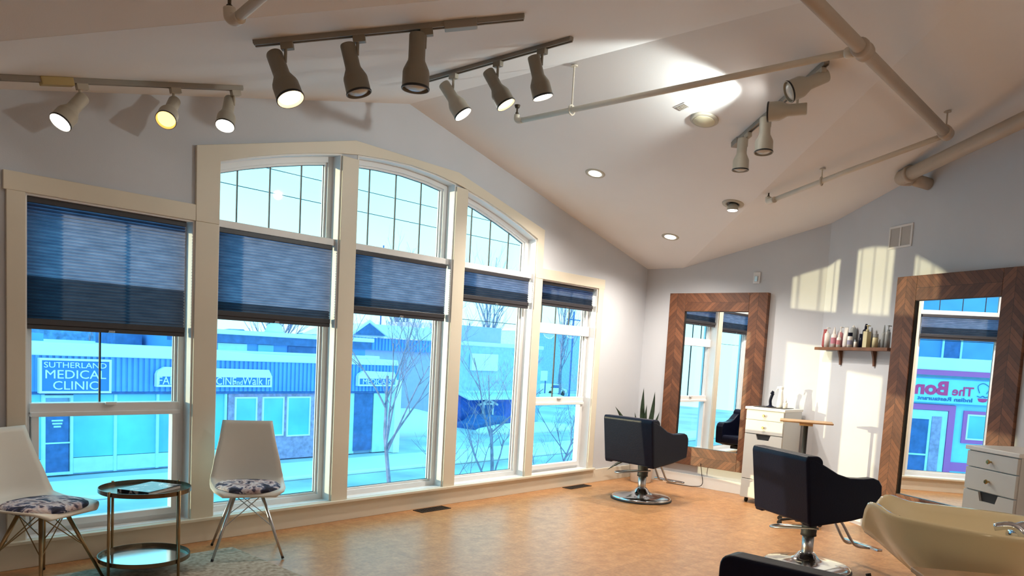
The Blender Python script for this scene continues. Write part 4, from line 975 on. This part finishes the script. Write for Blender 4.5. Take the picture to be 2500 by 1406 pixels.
car('blue car parked behind the white one down the side street', (66.0, 61.5, GZ), math.radians(5), X_['grey'])
for k in range(3):
    tag(obj('snow_drift', (lambda b: (lathe(b, [(2.2, 0), (1.8, .4), (1.1, .7), (.05, .85)], 20, mtx=Matrix.Diagonal((1.6, .7, 1, 1))), b)[1])(bmesh.new()), M['snow'], loc=(48+k*7.5, 44+k*3.5, GZ-.02), smooth=True), ['nearest', 'middle', 'farthest'][k] + ' of three low snow drifts along the side street', 'snow drift', 'snow drifts along the side street')
t = thing('street_sign', 'white panel sign on two posts down the side street', 'sign', (66.5, 55, GZ))
obj('panel', bx(-1.1, 1.1, -.06, .06, 1.9, 3.0), X_['white'], t); obj('post', bx(-.9, -.8, -.05, .05, 0, 1.9), X_['dark'], t); obj('post', bx(.8, .9, -.05, .05, 0, 1.9), X_['dark'], t)
# restaurant, seen in the second mirror
t = thing('restaurant_building', 'teal restaurant front with plum bands, seen in the right mirror', 'building', (0, 0, 0))
E1('wall', bx(-9.5, 4.0, FY, FY+7, GZ, 1.7), 'teal', t)
E1('plum_band', bx(-9.6, 4.1, FY-.25, FY, 1.50, 1.70), 'plum', t)
E1('roof_snow', bx(-9.6, 4.1, FY-.3, FY+7, 1.70, 2.2), M['snow'], t, bevel=.06)
s = E1('sign', bx(-4.36, 2.2, FY-.14, FY, .40, 1.36), 'teal', t)
bm = bmesh.new(); frame_box(bm, -4.40, 2.24, .36, 1.40, .035, FY-.17, FY); E1('sign_border', bm, 'fascia', s)
text('The', .50, (-3.50, FY-.15, .74), X_['crimson'], s, off=.010, sx=1.0); text('Bon', .74, (-2.58, FY-.15, .74), X_['crimson'], s, off=.030, sx=1.08)
text('Indian Restaurant', .22, (-3.50, FY-.15, .50), X_['dark'], s, off=.004, sx=1.32)
bm = bmesh.new(); lathe(bm, [(.01, 0), (.16, .05), (.20, .15), (.20, .17)], 20, mtx=Matrix.Translation((-3.86, FY-.12, .50)) @ Matrix.Diagonal((1, .3, 1, 1))); E1('sign_bowl', bm, 'crimson', s)
bm = bmesh.new(); tube(bm, arc([(-3.98, FY-.16, .86), (-4.06, FY-.16, 1.10), (-3.92, FY-.16, 1.24), (-3.78, FY-.16, 1.26), (-3.64, FY-.16, 1.14), (-3.72, FY-.16, .88)], 5), .013, 6); tube(bm, arc([(-4.06, FY-.16, .76), (-3.94, FY-.16, .72), (-3.85, FY-.16, .77), (-3.76, FY-.16, .72), (-3.64, FY-.16, .76)], 4), .018, 6); E1('sign_emblem', bm, 'dark', s)
bm = bmesh.new(); box(bm, -2.94, -2.70, FY-.1, FY+.02, -3.4, .32); box(bm, -2.70, 2.0, FY-.1, FY+.02, .10, .32); E1('entry_surround', bm, 'plum', t)
E1('entry_wall', bx(-2.68, 1.9, FY-.05, FY+.02, -3.4, .08), 'panel', t)
E1('entry_post', bx(-2.46, -2.10, FY-.09, FY, -3.0, -.15), 'brick', t)
f = E1('door', bx(-1.98, -.9, FY-.08, FY, -3.0, -.28), 'dark', t); bm = bmesh.new(); frame_box(bm, -2.06, -.82, -3.05, -.2, .08, FY-.12, FY-.02); box(bm, -2, -.9, FY-.11, FY-.03, -1.75, -1.68); E1('door_frame', bm, 'panel', f)
f = E1('shop_window', bx(-6.2, -3.42, FY-.06, FY, -.98, .0), 'glassy', t); bm = bmesh.new(); frame_box(bm, -6.4, -3.26, -1.15, .15, .15, FY-.09, FY); E1('plum_surround', bm, 'plum', f)
bm = bmesh.new(); frame_box(bm, -6.25, -3.40, -1.0, .02, .06, FY-.11, FY-.05); E1('window_frame', bm, 'white', f)
E1('base_band', bx(-9.5, -2.94, FY-.08, FY, -2.3, -1.95), 'plum', t)
t = thing('brick_building', 'dark brick building above the restaurant roof, seen in the right mirror', 'building', (0, 0, 0))
E1('wall', bx(-12, 6, FY+14, FY+24, GZ, 7.5), 'fascia', t)
for x in (-8.2, -5.9, -3.2, -1.2, 1.4): 
    f = E1('window', bx(x, x+.9, FY+13.9, FY+14, 2.4, 3.9), 'dark', t); bm = bmesh.new(); frame_box(bm, x-.08, x+.98, 2.3, 4.0, .1, FY+13.85, FY+13.95); E1('window_frame', bm, 'panel', f)

# trees
def tree(label, base, h, seed, rad=.07, lean=(0, 0), levels=4, spread=.55, cat='tree', m='bark', group=None, n0=7):
    rnd = random.Random(seed); bm = bmesh.new()
    def br(p, d, L, r, lv):
        n = 4; pts = [p]; q = p.copy(); dd = d.copy()
        for k in range(n):
            dd = (dd + Vector((rnd.uniform(-1, 1), rnd.uniform(-1, 1), rnd.uniform(-.3, .6)))*.13).normalized(); q = q + dd*(L/n); pts.append(q.copy())
        tube(bm, pts, [max(.002, r*(1-.6*k/n)) for k in range(n+1)], 5, caps=False)
        if lv == 0: return
        for k in range(n0 if lv == levels else 4):
            f = rnd.uniform(.2, 1) if lv == levels else rnd.uniform(.25, 1); i = min(int(f*n), n-1); o = pts[i].lerp(pts[i+1], f*n-i)
            a = rnd.uniform(0, 2*PI); side = Vector((math.cos(a), math.sin(a), rnd.uniform(.3, 1.1))).normalized()
            br(o, (dd*(1-spread)+side*spread).normalized(), L*rnd.uniform(.38, .62), r*.5*(1-.4*f), lv-1)
    br(Vector((0, 0, 0)), Vector((lean[0], lean[1], 1)).normalized(), h, rad, levels)
    o = obj('bare_tree', bm, X_[m], loc=base); return tag(o, label, cat, group)
tree('bare tree with a forked trunk outside the middle window', (9.45, 11.2, GZ), 4.4, 11, .062, (-.05, 0), 4, .55)
tree('bare tree leaning right outside the fourth window', (12.0, 11.2, GZ), 3.3, 5, .075, (.08, 0), 4, .62)
tree('small bare tree low outside the corner window', (16.2, 12.6, GZ), 2.9, 9, .05, (-.2, 0), 4, .6)
for k in range(9):
    tree('bare tree in the skyline behind the low roofs', (44+k*6.2, 54+(k % 2)*5, GZ), 8.6+(k*37 % 5)*.5, 30+k, .16, (0, 0), 3, .45, group='bare trees along the skyline', n0=10)
for k in range(5):
    tree('bare tree in the skyline behind the clinic roof', (17+k*5.2, 46+(k % 2)*9, GZ), 6.2+(k*31 % 5)*.3, 60+k, .14, (0, 0), 3, .45, group='bare trees behind the clinic', n0=10)
# horizon band of woods
bm = bmesh.new(); random.seed(12); pts = []; x = -60
while x < 130: pts.append((x, 1.9+random.uniform(-.5, .7))); x += 1.3
prism(bm, pts + [(130, GZ), (-60, GZ)], 100, 104); tag(obj('far_woods', bm, X_['ever']), 'low blue line of woods along the horizon', 'woods', kind='stuff')

# overhead wires
def wire(y, z, label, sag=.25, r=.011, x0=-30, x1=70):
    pts = []
    for k in range(41):
        f = k/40; pts.append((x0+(x1-x0)*f, y, z - sag*math.sin(PI*f)))
    tag(obj('power_line', tb(pts, r, 5, caps=False), M['ink']), label, 'power line', 'power lines over the street')
wire(20, 6.2, 'topmost power line crossing the sky outside the arched windows', 0)
wire(20, 5.55, 'second power line from the top outside the arched windows', 0)
wire(20, 4.45, 'lowest power line crossing the sky outside the arched windows', 0)
wire(20, 2.55, 'power line passing just above the rooftops', 0)
t = thing('utility_pole', 'distant utility pole with crossarm beyond the corner window', 'utility pole', (64, 49, GZ))
obj('pole', tb([(0, 0, 0), (0, 0, 9.4)], .09, 8), X_['dark'], t); obj('crossarm', bx(-1.1, 1.1, -.05, .05, 8.5, 8.6), X_['dark'], t)
t = thing('antenna_mast', 'thin mast rising into the sky outside the middle window', 'antenna', (36.6, 46, GZ))
obj('pole', tb([(0, 0, 0), (0, 0, 12.2)], .05, 6), X_['dark'], t)

# ------------------------------------------------------------------ world, sun, camera
w = bpy.data.worlds.new('World'); bpy.context.scene.world = w; w.use_nodes = True; nt = w.node_tree
bg = nt.nodes['Background']; tc = nt.nodes.new('ShaderNodeTexCoord'); sp = nt.nodes.new('ShaderNodeSeparateXYZ'); cr = nt.nodes.new('ShaderNodeValToRGB')
nt.links.new(tc.outputs['Generated'], sp.inputs[0])
no = nt.nodes.new('ShaderNodeTexNoise'); no.inputs['Scale'].default_value = 2.2; no.inputs['Detail'].default_value = 6
nt.links.new(tc.outputs['Generated'], no.inputs['Vector'])
ma = nt.nodes.new('ShaderNodeMath'); ma.operation = 'MULTIPLY_ADD'; nt.links.new(no.outputs['Fac'], ma.inputs[0]); ma.inputs[1].default_value = .30; 
nt.links.new(sp.outputs['Z'], ma.inputs[2]); nt.links.new(ma.outputs[0], cr.inputs['Fac'])
cr.color_ramp.elements[0].position = .22; cr.color_ramp.elements[0].color = (1.18, 1.18, .88, 1)
cr.color_ramp.elements[1].position = .55; cr.color_ramp.elements[1].color = (.42, .90, .80, 1)
nt.links.new(cr.outputs['Color'], bg.inputs['Color']); bg.inputs['Strength'].default_value = 1.6
sl = bpy.data.lights.new('sun', 'SUN'); sl.energy = 6.5; sl.color = (1, .42, .17); sl.angle = math.radians(.6)
so = bpy.data.objects.new('sun', sl); C.objects.link(so)
el = math.radians(3.5); d = Vector((.764*math.cos(el), -.645*math.cos(el), -math.sin(el))); so.rotation_euler = d.to_track_quat('-Z', 'Y').to_euler(); so.location = (-20, 20, 5)

yaw, pitch, roll = -.8458, -.0889, -.0556
Mc = Matrix.Rotation(yaw, 3, 'Z') @ Matrix.Rotation(pitch, 3, 'X') @ Matrix.Rotation(roll, 3, 'Y')
r_, f_, u_ = Mc.col[0], Mc.col[1], Mc.col[2]
cam = bpy.data.cameras.new('camera'); co = bpy.data.objects.new('camera', cam); C.objects.link(co)
co.matrix_world = Matrix(((r_[0], u_[0], -f_[0], 0), (r_[1], u_[1], -f_[1], 0), (r_[2], u_[2], -f_[2], 1.5), (0, 0, 0, 1)))
cam.sensor_width = 36; cam.lens = 1889.32/2500*36; cam.shift_x = 0; cam.shift_y = (1026.67-703)/2500; cam.clip_start = .05; cam.clip_end = 400
sc = bpy.context.scene; sc.camera = co
sc.view_settings.view_transform = 'Standard'; sc.view_settings.look = 'None'; sc.view_settings.exposure = .58; sc.view_settings.gamma = 1; sc.view_settings.use_curve_mapping = False
